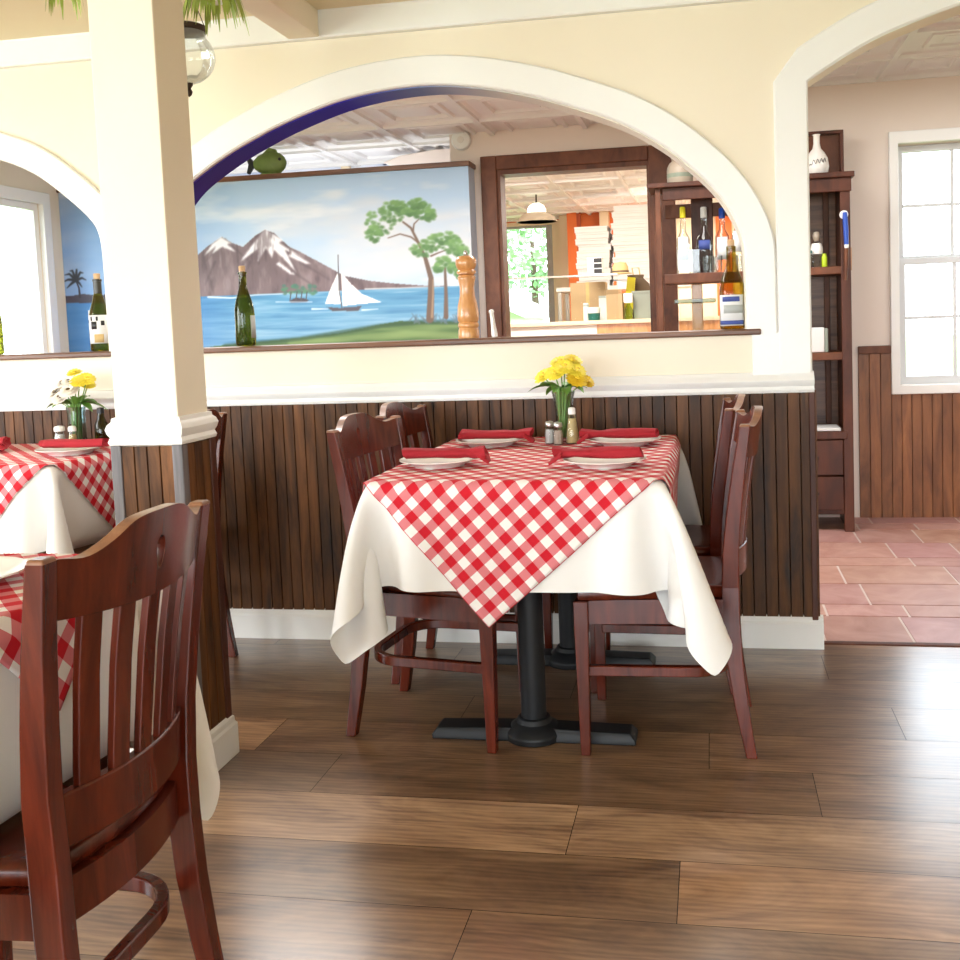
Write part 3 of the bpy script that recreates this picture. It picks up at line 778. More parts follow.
# green headland
gr = cv.soft(cv.poly(mu((190, 352), (215, 346), (260, 342), (300, 338), (340, 333), (378, 325), (400, 321), (430, 322), (475, 322), (480, 365), (190, 370))), 1)
gn = cv.noise(0.35, 0.05, 31, 3)[..., None]
cv.put(gr, np.array([52, 84, 48.]) * (1 - gn) + np.array([136, 164, 104.]) * gn)
cv.put(cv.soft(cv.stroke(mu((225, 346), (300, 339), (380, 326), (420, 322), (475, 323)), 0.014), 4) * 0.7, (48, 78, 56))
cv.put(gr * cv.soft(cv.stroke(mu((290, 345), (360, 337), (420, 334), (475, 336)), 0.02), 8) * 0.6, (148, 172, 112))
for k in range(26):
    c_ = mu((405 + r2.rand() * 66, 319 + r2.rand() * 5))[0]
    cv.put(cv.soft(cv.stroke([c_, (c_[0] + r2.randn() * 0.03, c_[1] + 0.03 + 0.02 * r2.rand())], 0.006, 0.002), 1) * 0.7, (96, 116, 128))
# trees: trunks, limbs, then leafy blobs
tr_c = (112, 92, 80)
for pts, a, b in ((((430, 319), (431, 295), (431, 278), (425, 257)), 0.026, 0.013), (((425, 257), (420, 246), (415, 236), (411, 228), (403, 222)), .011, .006), (((419, 243), (411, 237), (400, 234), (388, 238)), .006, .003), (((413, 231), (414, 224), (419, 219)), .006, .003),
                  (((446, 317), (446, 295), (445, 268)), .016, .008), (((431, 256), (438, 253), (446, 250)), .006, .003)):
    cv.put(cv.soft(cv.stroke(mu(*pts), a, b), 1), tr_c)
cv.put(cv.soft(cv.stroke(mu((432, 317), (433, 295), (433, 280)), .008, .004), 1) * .7, (176, 150, 122))
def leaves(spots, n, seed):
    r = np.random.RandomState(seed)
    for (cx_, cy_, rx, ry) in spots:
        for k in range(n):
            px, py = cx_ + r.uniform(-1, 1) * rx, cy_ + r.uniform(-1, 1) * ry
            if ((px - cx_) / rx) ** 2 + ((py - cy_) / ry) ** 2 > 1: continue
            up = (cy_ - py) / ry * 0.5 + 0.5; v = up * 0.7 + r.rand() * 0.3
            cv.put(cv.blob(mu((px, py))[0], 0.022, 0.017, 0.9) * 0.85, (68 + 62 * v, 108 + 66 * v, 64 + 40 * v))
leaves([(380, 222, 15, 13), (392, 212, 14, 10), (398, 206, 9, 5), (424, 212, 10, 9), (410, 212, 8, 4), (374, 234, 8, 8), (417, 204, 9, 5), (430, 215, 5, 6)], 60, 1)
leaves([(421, 251, 11, 7), (434, 243, 12, 8), (446, 238, 13, 6), (454, 247, 9, 8), (462, 252, 6, 6)], 55, 2)
leaves([(445, 262, 10, 5), (438, 268, 5, 4), (454, 268, 6, 5), (459, 273, 4, 5)], 35, 3)
mural = tag(thing('mural_panel', '', ''), 'seascape mural of snowy mountains, sailboat and trees on a raised panel', 'mural')
pn = MB().box(XL + 0.001, mx1, YP + 0.001, YM + 0.0 if False else YP + 0.165, 0.0, mz1 - 0.02)
pn.build('panel_core', plain('panel_edge_paint', (0.50, 0.60, 0.74, 1), 0.5), mural)
cv.mesh('painting', YP, mural)
MB().box(XL + 0.001, mx1 + 0.012, YP - 0.02, YP + 0.168, mz1 - 0.02, mz1 + 0.012).build('top_board', 'ledge', mural, bevel=0.003)

# painted clouds on the wall above
cw = Canvas(XL + 0.002, wm_l + 0.0, 1.7, 2.42, 0.006, (214, 220, 234))
n1 = cw.noise(0.45, 0.22, 41, 4)
cw.put(np.clip((n1 - 0.4) * 3.5, 0, 1), (240, 240, 243)); cw.put(np.clip((0.42 - n1) * 5, 0, 1) * 0.8, (176, 184, 206))
for px, py, r_ in ((303, 150, .03), (385, 163, .022), (325, 145, .025), (246, 135, .03)):
    p = at(px, py, Y=YCL); cw.put(cw.blob((p.x, p.z), r_, r_), (70, 74, 92))
struct(cw.mesh('wall_clouds', YCL - 0.004), 'wall painted with pale clouds above the mural')
for px in (187, 345):
    p = at(px, 165, Y=YCL - 0.05)
    struct(MB().box(p.x - 0.03, p.x + 0.03, YCL - 0.06, YCL - 0.006, 1.6, 2.39).build('trim_post', 'kcream'))
# low curved soffit by the hatch wall
sl = at(395, 137, Y=6.9); sr_ = at(452, 130, Y=6.9)
pts = [(wm_l - 0.001, 2.24), (wm_l - 0.001, 2.385), (wm_l - 0.2, 2.385), (wm_l - 0.45, 2.36), (wm_l - 0.58, 2.32), (wm_l - 0.45, 2.27), (wm_l - 0.2, 2.245)]
struct(MB().extr(pts, 'y', 6.85, 7.0).build('trim_soffit', 'beige', bevel=0.01))

# fish figurine on the mural board
fp = at(270, 168, Y=YP + 0.09); fz = mz1 + 0.012
fish = thing('fish_figurine', 'small olive green fish figurine standing on top of the mural panel', 'figurine', (fp.x, YP + 0.09, fz))
sx = 0.0
b = MB()
prof = [(-0.11, 0.03), (-0.08, 0.055), (-0.03, 0.075), (0.03, 0.08), (0.075, 0.066), (0.105, 0.04), (0.118, 0.012)]
b.rings([[(x, 0.6 * r * math.cos(2 * PI * k / 14), 0.085 + r * math.sin(2 * PI * k / 14)) for k in range(14)] for x, r in prof])
b.build('body', 'fish', fish, smooth=60)
MB().extr([(-0.10, 0.085), (-0.15, 0.15), (-0.165, 0.14), (-0.15, 0.085), (-0.165, 0.03), (-0.15, 0.02)], 'y', -0.012, 0.012).build('tail', 'black', fish, bevel=0.003)
MB().extr([(-0.05, 0.15), (0.0, 0.19), (0.05, 0.175), (0.06, 0.15)], 'y', -0.008, 0.008).build('fin', 'fish', fish, bevel=0.003)
MB().box(-0.06, 0.06, -0.03, 0.03, 0.0, 0.02).build('base', 'fish', fish, bevel=0.006)
MB().ball((0.085, -0.032, 0.105), 0.011, 10, 6).build('eye', 'black', fish, smooth=True)

# round white disc on the beige wall
dp = at(461, 140, Y=YM - 0.02)
dk = thing('wall_detector', 'round white detector mounted high on the beige wall', 'detector', (dp.x, YM, dp.z))
o = MB().lathe([(0.066, 0.0), (0.066, 0.018), (0.058, 0.032), (0.03, 0.036), (0.0, 0.036)], seg=28).build('housing', 'white', dk, smooth=35); o.rotation_euler = (PI / 2, 0, 0)
o = MB().lathe([(0.022, 0.03), (0.022, 0.04), (0.0, 0.041)], seg=16).build('sensor_cap', 'china', dk, smooth=35); o.rotation_euler = (PI / 2, 0, 0)

# ------------------------------------------------------------------ chairs
def build_chair():
    t = thing('dining_chair', '', 'chair')
    def by(z):   # rear line of the back post
        pts = [(0, -0.234), (0.12, -0.213), (0.25, -0.197), (0.40, -0.188), (0.55, -0.192), (0.70, -0.207), (0.885, -0.236)]
        for (a, p), (b, q) in zip(pts, pts[1:]):
            if z <= b: return p + (q - p) * (z - a) / (b - a)
        return pts[-1][1]
    bow = lambda u: -0.042 * (1 - u * u)
    pxz = lambda z: 0.177 - 0.009 * min(z, 0.3) / 0.3 if z < 0.45 else 0.168 + 0.033 * (z - 0.45) / 0.425
    # seat: dished, rounded
    n = 15; top = []; s = MB()
    def outline(inset):
        pts = []
        for k in range(41):
            u = -1 + 2 * k / 40
            pts.append((u * (0.214 - inset), 0.222 - inset - 0.018 * abs(u) ** 4))
        for k in range(41):
            u = 1 - 2 * k / 40
            pts.append((u * (0.168 - inset), -0.172 + inset - 0.03 * (1 - u * u)))
        return pts
    o0 = outline(0.0)
    layers = [(0.006, 0.418), (0.0, 0.424), (0.0, 0.443), (0.005, 0.450), (0.02, 0.451), (0.06, 0.447), (0.11, 0.443), (0.15, 0.442)]
    s.rings([[(x, y, z) for x, y in outline(i)] for i, z in layers])
    s.build('seat', 'chair', t, smooth=50)
    for sx in (-1, 1):
        # front leg
        secs = []
        for z, w, d in ((0.0, 0.0125, 0.0125), (0.03, 0.0135, 0.0135), (0.36, 0.0195, 0.0195), (0.419, 0.0195, 0.0195)):
            x, y = sx * 0.197, 0.198
            secs.append([(x - w, y - d, z), (x + w, y - d, z), (x + w, y + d, z), (x - w, y + d, z)])
        MB().sweep(secs).build('leg', 'chair', t, bevel=0.003)
        # rear leg running up into the back post
        secs = []
        for z, d, w in ((0.0, 0.0145, 0.0135), (0.06, 0.016, 0.0145), (0.14, 0.0185, 0.0155), (0.25, 0.021, 0.016), (0.36, 0.0225, 0.016), (0.45, 0.0225, 0.016), (0.55, 0.021, 0.016), (0.65, 0.019, 0.016), (0.75, 0.0165, 0.016), (0.83, 0.0145, 0.0155), (0.870, 0.0135, 0.0150), (0.876, 0.0115, 0.013)):
            x = sx * pxz(z); y = by(z)
            secs.append([(x - w, y - d, z), (x + w, y - d, z), (x + w, y + d, z), (x - w, y + d, z)])
        po = MB().sweep(secs).build('leg', 'chair', t, bevel=0.003); po.data.materials.append(MT['chair_pale'])
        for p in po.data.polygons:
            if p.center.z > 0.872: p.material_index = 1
    # crest rail with a hump and a hand hole
    c = MB(); n = 40; secs = []
    for k in range(n + 1):
        q = -1 + 2 * k / n; u = abs(q)
        zt = 0.872 - 0.008 * math.exp(-((u - 0.78) / 0.16) ** 2) + 0.030 / (1 + math.exp((u - 0.46) * 13))
        zb = 0.788 - 0.010 * (1 - u * u)
        yy = [by(z) + bow(q) for z in (zb, zt)]; xx = [q * (pxz(z) - 0.013) for z in (zb, min(zt, 0.875))]
        d = 0.0105
        secs.append([(xx[0], yy[0] - d, zb), (xx[0], yy[0] + d, zb), (xx[1], yy[1] + d, zt), (xx[1], yy[1] - d, zt)])
    c.sweep(secs)
    crest = c.build('crest_rail', 'chair', t, smooth=40)
    cut = MB().rings([[(0.0105 * math.cos(2 * PI * k / 20) * (1 + 0.25 * math.sin(2 * PI * k / 20)), y, 0.838 + 0.024 * math.sin(2 * PI * k / 20)) for k in range(20)] for y in (-0.4, -0.2)]).build('cutter', 'chair')
    md = crest.modifiers.new('hole', 'BOOLEAN'); md.operation = 'DIFFERENCE'; md.object = cut; md.solver = 'EXACT'
    dg = bpy.context.evaluated_depsgraph_get(); nm = bpy.data.meshes.new_from_object(crest.evaluated_get(dg))
    crest.modifiers.clear(); crest.data = nm; bpy.data.objects.remove(cut)
    nm.shade_smooth(); nm.set_sharp_from_angle(angle=math.radians(38))
    bv = crest.modifiers.new('Bevel', 'BEVEL'); bv.width = 0.003; bv.segments = 2; bv.limit_method = 'ANGLE'; bv.angle_limit = math.radians(50)
    nm.materials.append(MT['chair_pale'])
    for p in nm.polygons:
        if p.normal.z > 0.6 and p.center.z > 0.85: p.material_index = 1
    # lower back rail, bowed like the crest
    secs = []
    for k in range(25):
        q = -1 + 2 * k / 24
        secs.append([(q * (pxz(z) - 0.013), by(z) + bow(q) * 0.9 + dd, z) for z, dd in ((0.466, -0.010), (0.466, 0.010), (0.543, 0.010), (0.543, -0.010))])
    MB().sweep(secs).build('back_rail', 'chair', t, smooth=40, bevel=0.003)
    # five slats
    for k in range(5):
        q = (k - 2) / 2.95; secs = []
        for j in range(9):
            z = 0.538 + (0.785 - 0.538) * j / 8
            x = q * (pxz(z) - 0.013); y = by(z) + bow(q) * (0.9 + 0.1 * j / 8); h = 0.0158
            sl_ = 0.084 * q / (pxz(z) - 0.013)
            secs.append([(x - h, y - sl_ * h - 0.006, z), (x + h, y + sl_ * h - 0.006, z), (x + h, y + sl_ * h + 0.006, z), (x - h, y - sl_ * h + 0.006, z)])
        MB().sweep(secs).build('slat', 'chair', t, bevel=0.002)
    # seat frame under the seat
    sf = MB()
    sf.box(-0.178, 0.178, 0.180, 0.200, 0.355, 0.419)
    for sx in (-1, 1):
        sf.sweep([[(sx * (0.19 - 0.009), 0.18, z) if False else (sx * 0.181, 0.18, 0.355), (sx * 0.201, 0.18, 0.355), (sx * 0.201, 0.18, 0.419), (sx * 0.181, 0.18, 0.419)],
                  [(sx * 0.163, -0.175, 0.355), (sx * 0.183, -0.175, 0.355), (sx * 0.183, -0.175, 0.419), (sx * 0.163, -0.175, 0.419)]])
    secs = []
    for k in range(17):
        x = -0.163 + 0.326 * k / 16
        y = -0.176 - 0.03 * (1 - (x / 0.163) ** 2)
        secs.append([(x, y - 0.010, 0.355), (x, y + 0.010, 0.355), (x, y + 0.010, 0.419), (x, y - 0.010, 0.419)])
    sf.sweep(secs)
    sf.build('seat_frame', 'chair', t, smooth=35)
    # bent hoop stretcher
    path = [(-0.186, 0.19), (-0.182, 0.05), (-0.178, -0.06)]
    for k in range(1, 9):
        a = PI + (PI / 2) * k / 8
        path.append((-0.075 + 0.103 * math.cos(a), -0.078 + 0.103 * math.sin(a) - 0.0))
    path = path + [(-x, y) for x, y in reversed(path)]
    secs = []
    for i, (x, y) in enumerate(path):
        a = Vector(path[max(i - 1, 0)]); b = Vector(path[min(i + 1, len(path) - 1)]); d = (b - a).normalized(); nn = Vector((-d.y, d.x)) * 0.0105
        secs.append([(x - nn.x, y - nn.y, 0.212), (x + nn.x, y + nn.y, 0.212), (x + nn.x, y + nn.y, 0.240), (x - nn.x, y - nn.y, 0.240)])
    MB().sweep(secs).build('stretcher', 'chair', t, smooth=35, bevel=0.003)
    return t
CH = [
    ((-0.154, 2.763), PI / 2, 'mahogany slat-back chair at front right of the center table, closest to camera there'),
    ((-0.185, 3.212), PI / 2, 'mahogany chair at back right of the center table, against the beadboard wall'),
    ((-0.776, 2.778), -PI / 2 - 0.13, 'mahogany chair at front left of the center table, next to the hanging cloth corner'),
    ((-0.792, 3.210), -PI / 2 - 0.04, 'mahogany chair at back left of the center table, half hidden by another chair'),
    ((-1.945, 3.085), PI / 2, 'mahogany chair half hidden behind the cream pillar, at the far left table'),
    ((-1.073, 1.3135), PI / 2 + 0.005, 'large mahogany slat-back chair in the left foreground, seen from behind'),
]
ch0 = build_chair()
for i, ((x, y), rz, lab) in enumerate(CH):
    if i == 0: ch0.location = (x, y, 0); ch0.rotation_euler = (0, 0, rz); ch0['label'] = lab; ch0['group'] = 'mahogany dining chairs'
    else: dup(ch0, (x, y, 0), rz, lab, 'mahogany dining chairs')
MT['paintchip'] = plain('worn_paint', (0.6, 0.5, 0.45, 1), 0.7)

# ------------------------------------------------------------------ tables, cloths
ZTOP = 0.752
def drape(a, b, o_x, o_y, obst, seed, h=0.0255, steps=170, iters=16, flare=0.0):
    """hang a rectangular cloth over a table top (half sizes a, b); returns flat coords and positions"""
    na, nb = round(a / h), round(b / h); hx, hy = a / na, b / nb
    mx, my = round(o_x / hx), round(o_y / hy)
    gx = np.arange(-na - mx, na + mx + 1) * hx; gy = np.arange(-nb - my, nb + my + 1) * hy
    X, Y = np.meshgrid(gx, gy, indexing='ij')
    p = np.stack([X, Y, np.full_like(X, ZTOP + 0.002)], -1)
    pin = (np.abs(X) <= a + 1e-6) & (np.abs(Y) <= b + 1e-6)
    rs = np.random.RandomState(seed)
    lowx = sum(np.sin(X * f + ph) * np.cos(Y * g + ph2) for f, g, ph, ph2 in rs.uniform(0, 14, (4, 4)))
    x = p.copy(); x[..., 2] -= np.where(pin, 0, 0.01 + 0.006 * lowx)
    p0 = p.copy(); v = np.zeros_like(p); dt = 1 / 50.0
    cons = []
    def pair(sa, sb, L, k): cons.append((sa, sb, L, k))
    nx, ny = X.shape
    S_ = slice
    for st in (0, 1):
        n_ = (nx - st) // 2 * 2
        pair((S_(st, st + n_, 2), S_(None)), (S_(st + 1, st + n_, 2), S_(None)), hx, 1.0)
        n_ = (ny - st) // 2 * 2
        pair((S_(None), S_(st, st + n_, 2)), (S_(None), S_(st + 1, st + n_, 2)), hy, 1.0)
    D = math.hypot(hx, hy)
    for st in (0, 1):
        n_ = (nx - st) // 2 * 2
        pair((S_(st, st + n_, 2), S_(0, ny - 1)), (S_(st + 1, st + n_, 2), S_(1, ny)), D, 0.8)
        pair((S_(st, st + n_, 2), S_(1, ny)), (S_(st + 1, st + n_, 2), S_(0, ny - 1)), D, 0.8)
    for q in (0, 1, 2, 3):
        n_ = max(0, nx - 4 - q)
        pair((S_(q, nx - 2, 4), S_(None)), (S_(q + 2, nx, 4), S_(None)), 2 * hx, 0.45)
        pair((S_(None), S_(q, ny - 2, 4)), (S_(None), S_(q + 2, ny, 4)), 2 * hy, 0.45)
    w = np.where(pin, 0.0, 1.0)[..., None]
    e = 0.004
    for s in range(steps):
        v[..., 2] -= 9.8 * dt; v[..., 0] += flare * dt * np.where(X > a, 1.0, np.where(X < -a, -0.18, 0.0)) * np.clip((-b * 0.72 - Y) / (0.2 * b), 0, 1); v *= 0.965
        q = x + v * dt * w
        for it in range(iters):
            for sa, sb, L, k in cons:
                A_, B_ = q[sa], q[sb]
                wa, wb = w[sa], w[sb]
                dlt = B_ - A_; ln_ = np.sqrt((dlt ** 2).sum(-1, keepdims=True)) + 1e-9
                ws = wa + wb; f = k * (ln_ - L) / ln_ / np.maximum(ws, 1e-9)
                f = np.where(ws > 0, f, 0)
                q[sa] = A_ + wa * f * dlt; q[sb] = B_ - wb * f * dlt
            if it % 4 == 3:
                ax, ay = np.abs(q[..., 0]), np.abs(q[..., 1])
                ins = (ax < a + e) & (ay < b + e) & (q[..., 2] < ZTOP + 0.002) & (q[..., 2] > ZTOP - 0.06) & ~pin
                dx_, dy_ = a + e - ax, b + e - ay
                mxm = ins & (dx_ < dy_); mym = ins & ~(dx_ < dy_)
                q[..., 0] = np.where(mxm, np.sign(q[..., 0]) * (a + e), q[..., 0])
                q[..., 1] = np.where(mym, np.sign(q[..., 1]) * (b + e), q[..., 1])
                for (x0, x1, y0, y1, z1) in obst:
                    c = (q[..., 0] > x0) & (q[..., 0] < x1) & (q[..., 1] > y0) & (q[..., 1] < y1) & (q[..., 2] < z1) & ~pin
                    ds = np.stack([q[..., 0] - x0, x1 - q[..., 0], q[..., 1] - y0, y1 - q[..., 1], z1 - q[..., 2]], -1)
                    k_ = ds.argmin(-1)
                    for m_, (axx, val) in enumerate(((0, x0), (0, x1), (1, y0), (1, y1), (2, z1))):
                        q[..., axx] = np.where(c & (k_ == m_), val, q[..., axx])
                q[..., 2] = np.maximum(q[..., 2], 0.012)
        v = (q - x) / dt * w; x = q
    return gx, gy, x

def cloth_mesh(gx, gy, P, name, loc, rz, label, group):
    nx, ny = len(gx), len(gy); mb = MB()
    mb.v = [tuple(p) for p in P.reshape(-1, 3)]
    mb.f = [(i * ny + j, (i + 1) * ny + j, (i + 1) * ny + j + 1, i * ny + j + 1) for i in range(nx - 1) for j in range(ny - 1)]
    o = mb.build(name, 'cloth', smooth=True, subsurf=1, fix=False)
    o.location = (loc[0], loc[1], 0); o.rotation_euler = (0, 0, rz)
    return tag(o, label, 'tablecloth', group)

def topper(gx, gy, P, half, name, loc, rz, label, group, n=112, off=0.0055, phase=(0, 0), turn=0.0):
    dx = np.gradient(P, axis=0); dy = np.gradient(P, axis=1)
    Nn = np.cross(dx, dy); Nn /= np.linalg.norm(Nn, axis=-1, keepdims=True) + 1e-9
    L = half / math.sqrt(2)
    s = np.linspace(-L, L, n); Sg, Tg = np.meshgrid(s, s, indexing='ij')
    an = PI / 4 + turn; fx, fy = Sg * math.cos(an) - Tg * math.sin(an), Sg * math.sin(an) + Tg * math.cos(an)
    cx_, cy_ = np.clip(fx, gx[0], gx[-1]), np.clip(fy, gy[0], gy[-1])
    u = (cx_ - gx[0]) / (gx[1] - gx[0]); w = (cy_ - gy[0]) / (gy[1] - gy[0])
    i = np.clip(u.astype(int), 0, len(gx) - 2); j = np.clip(w.astype(int), 0, len(gy) - 2); a = (u - i)[..., None]; b = (w - j)[..., None]
    bl = lambda A_: (A_[i, j] * (1 - a) + A_[i + 1, j] * a) * (1 - b) + (A_[i, j + 1] * (1 - a) + A_[i + 1, j + 1] * a) * b
    Q = bl(P); NN = bl(Nn); NN /= np.linalg.norm(NN, axis=-1, keepdims=True) + 1e-9
    ex = np.hypot(fx - cx_, fy - cy_)
    Q = Q + NN * off; Q[..., 2] -= ex
    mb = MB(); mb.v = [tuple(p) for p in Q.reshape(-1, 3)]
    mb.f = [(k * n + l, (k + 1) * n + l, (k + 1) * n + l + 1, k * n + l + 1) for k in range(n - 1) for l in range(n - 1)]
    mb.uv = {'name': 'weave', 'data': [(p + phase[0], q + phase[1]) for p, q in zip(Sg.ravel(), Tg.ravel())]}
    o = mb.build(name, 'gingham', smooth=True, fix=False, solid=0.0012)
    o.location = (loc[0], loc[1], 0); o.rotation_euler = (0, 0, rz)
    return tag(o, label, 'tablecloth', group)

def pedestal_table(loc, rz, a, b, spots, label):
    t = thing('dining_table', label, 'table', (loc[0], loc[1], 0), rz)
    MB().box(-a + 0.012, a - 0.012, -b + 0.012, b - 0.012, ZTOP - 0.034, ZTOP - 0.004).build('tabletop', 'shelfwood', t, bevel=0.004)
    for (x, y) in spots:
        base = MB().rings([[(x + sx * w, y + d, z) for sx, d in ((-1, -dd), (1, -dd), (1, dd), (-1, dd))] for w, dd, z in ((0.285, 0.044, 0.0), (0.285, 0.044, 0.012), (0.27, 0.034, 0.030), (0.06, 0.034, 0.036))])
        base.lathe([(0.080, 0.0), (0.082, 0.018), (0.072, 0.032), (0.050, 0.046), (0.044, 0.060)], (x, y, 0), 28)
        base.build('base', 'iron', t, smooth=30, bevel=0.003)
        MB().lathe([(0.0355, 0.05), (0.0355, ZTOP - 0.06)], (x, y, 0), 28).build('column', 'iron', t, smooth=40)
        MB().box(x - 0.2, x + 0.2, y - 0.03, y + 0.03, ZTOP - 0.055, ZTOP - 0.03).build('top_bracket', 'iron', t)
    return t

G1, G2 = 'white tablecloths', 'red gingham toppers'
# centre table
T1 = (-0.505, 2.905); a1, b1 = 0.380, 0.475
pedestal_table(T1, 0, a1, b1, [(-0.005, -0.235), (0.012, 0.375 - 0.0)], 'black pedestal table in the center, under white and gingham cloths')
def lb(x0, x1, y0, y1, z1, T): return (x0 - T[0], x1 - T[0], y0 - T[1], y1 - T[1], z1)
obs = [lb(-0.365, 0.08, 2.545, 2.985, 0.457, T1), lb(-0.40, 0.04, 2.99, 3.44, 0.457, T1), lb(-1.02, -0.575, 2.55, 3.0, 0.457, T1), lb(-1.03, -0.59, 2.985, 3.43, 0.457, T1), (-3, 3, 3.45 - T1[1], 5, 3.0)]
gx, gy, P1 = drape(a1, b1, 0.345, 0.285, obs, 4, flare=1.8)
cloth_mesh(gx, gy, P1, 'tablecloth', T1, 0, 'white cloth hanging in folded corners over the center table', G1)
topper(gx, gy, P1, 0.843, 'gingham_topper', T1, 0, 'red and white checked topper hanging to a point at the center table', G2, turn=-0.075)
# far left table against the partition
T2 = (-2.45, 3.135); a2, b2 = 0.380, 0.305
pedestal_table(T2, 0, a2, b2, [(0, 0)], 'black pedestal table at far left, against the beadboard wall behind the pillar')
obs = [lb(-2.14, -1.68, 2.88, 3.32, 0.457, T2), (-3, 3, 3.45 - T2[1], 5, 3.0)]
gx, gy, P2 = drape(a2, b2, 0.31, 0.29, obs, 9)
cloth_mesh(gx, gy, P2, 'tablecloth', T2, 0, 'white cloth on the far left table, corner falling toward the foreground chair', G1)
topper(gx, gy, P2, 0.668, 'gingham_topper', T2, 0, 'red and white checked topper on the far left table by the wall', G2)
# near left table
r3 = 0.0
T3 = (-1.385, 1.325); a3, b3 = 0.380, 0.305
pedestal_table(T3, r3, a3, b3, [(0, 0)], 'black pedestal table in the left foreground, mostly outside the picture')
obs = [(-1.27 - T3[0], -0.83 - T3[0], 1.13 - T3[1], 1.555 - T3[1], 0.457)]
gx, gy, P3 = drape(a3, b3, 0.335, 0.335, obs, 12, flare=0.0)
cloth_mesh(gx, gy, P3, 'tablecloth', T3, r3, 'white cloth behind the slats of the large foreground chair', G1)
topper(gx, gy, P3, 0.545, 'gingham_topper', T3, r3, 'red and white checked topper at the left edge behind the foreground chair', G2)

# ------------------------------------------------------------------ on the tables
ZS = ZTOP + 0.0085
def plate(loc, label, group=None, r=0.112):
    o = MB().lathe([(0.0, 0.004), (0.06, 0.004), (0.064, 0.0), (0.07, 0.0), (0.074, 0.005), (r - 0.012, 0.016), (r, 0.019), (r, 0.0215), (r - 0.014, 0.0195), (0.076, 0.0095), (0.0, 0.0085)], seg=44).build('plate', 'china', smooth=50)
    o.location = (loc[0], loc[1], ZS); return tag(o, label, 'plate', group)
def napkin(loc, rz, label, group, seed, flip=1, fan=True, L=0.235):
    r = random.Random(seed); t = thing('napkin', label, 'napkin', (loc[0], loc[1], ZS + 0.021), rz, group)
    mb = MB(); n = 26; sg = 22; rs = []
    ph = [r.uniform(0, 6.28) for _ in range(6)]
    for k in range(n + 1):
        u = k / n; x = (u - 0.5) * L * flip
        rad = 0.0172 + 0.003 * math.sin(u * 7 + ph[0]) * 0.6
        waist = 1.0
        if fan: waist = 1 - 0.24 * math.exp(-((u - 0.76) / 0.09) ** 2) + 0.18 * max(0, (u - 0.86) / 0.14)
        flat = 0.86
        ring = []
        for i in range(sg):
            a = 2 * PI * i / sg
            w = 1 + 0.07 * math.sin(3 * a + ph[1] + u * 4) + 0.05 * math.sin(5 * a + ph[2] - u * 7) + (0.10 * math.sin(7 * a + ph[3]) if fan and u > 0.8 else 0)
            rr = rad * waist * w
            z = rr * math.sin(a) * flat + 0.0147
            ring.append((x + 0.006 * math.sin(a + ph[4]) * (1 if k in (0, n) else 0), rr * math.cos(a) * 1.25 + 0.006 * math.sin(u * 5 + ph[5]), max(z, 0.0008 + 0.0004 * math.cos(a))))
        rs.append(ring)
    mb.rings(rs, caps=False)
    # spiral ends
    for e in (0, n):
        c = Vector([sum(q[i] for q in rs[e]) / sg for i in range(3)]); prev = rs[e]; lay = [prev]
        for f, d in ((0.75, -0.004), (0.5, -0.001), (0.25, -0.006), (0.02, -0.004)):
            lay.append([tuple(c + (Vector(q) - c) * f + Vector((d * (1 if e else -1) * flip, 0, 0))) for q in prev])
        mb.rings(lay, caps=False)
    mb.build('roll', 'napkin', t, smooth=70)
    fl_ = MB(); g = []
    for k in range(19):
        u = k / 18; x = (u - 0.5) * L * 0.92 * flip
        g.append([(x, -0.0200 - 0.0006 * math.sin(9 * u + ph[1]), 0.008), (x, -0.0198 + 0.001 * math.sin(7 * u), 0.015 + 0.003 * math.sin(6 * u + ph[3])), (x, -0.0165, 0.0215 + 0.003 * math.sin(6 * u + ph[3])), (x, -0.009, 0.0265 + 0.001 * math.sin(8 * u))])
    fl_.rings(g, closed=False, caps=False); fl_.build('loose_fold', 'napkin', t, smooth=True, solid=0.0015)
    if fan:
        tb = MB(); g = []
        for k in range(9):
            u = k / 8; x = (0.5 - 0.10 * (1 - u)) * L * flip * (1 + 0.10 * u)
            zz = 0.014 * (1 - u) ** 1.5 - 0.008 * u
            g.append([(x, -0.034 - 0.006 * u, zz - 0.002), (x + 0.004 * flip, -0.022, zz + 0.006 + 0.003 * math.sin(5 * u)), (x, -0.008, zz + 0.004), (x - 0.004 * flip, 0.006, zz + 0.010)])
        tb.rings(g, closed=False, caps=False); tb.build('folded_tail', 'napkin', t, smooth=True, solid=0.0018)
    return t
GP, GN = 'white plates on the tables', 'rolled red napkins'
for (x, y), f, rz, fan, pl_l, np_l in (
    ((-0.758, 2.700), 1, 0.02, True, 'white plate at front left of the center table', 'rolled red napkin on the front left plate of the center table'),
    ((-0.712, 3.150), 1, 0.0, True, 'white plate at back left of the center table', 'rolled red napkin on the back left plate of the center table'),
    ((-0.288, 2.660), -1, 0.05, True, 'white plate at front right of the center table', 'rolled red napkin on the front right plate of the center table'),
    ((-0.270, 3.110), -1, 0.05, True, 'white plate at back right of the center table', 'rolled red napkin on the back right plate of the center table'),
    ((-2.185, 3.10), 1, 0.06, False, 'white plate at right of the far left table', 'rolled pinkish red napkin on the plate at right of the far left table'),
    ((-2.625, 3.17), 1, 0.05, True, 'white plate at the left picture edge on the far left table', 'rolled red napkin cut off by the left picture edge'),
):
    plate((x, y), pl_l, GP)
    napkin((x + (0.020 if f > 0 else -0.018), y - 0.006), rz, np_l, GN, int(abs(x * 1000)), f, fan)
plate((-1.215, 1.40), 'white plate at the left edge on the near left table', GP)

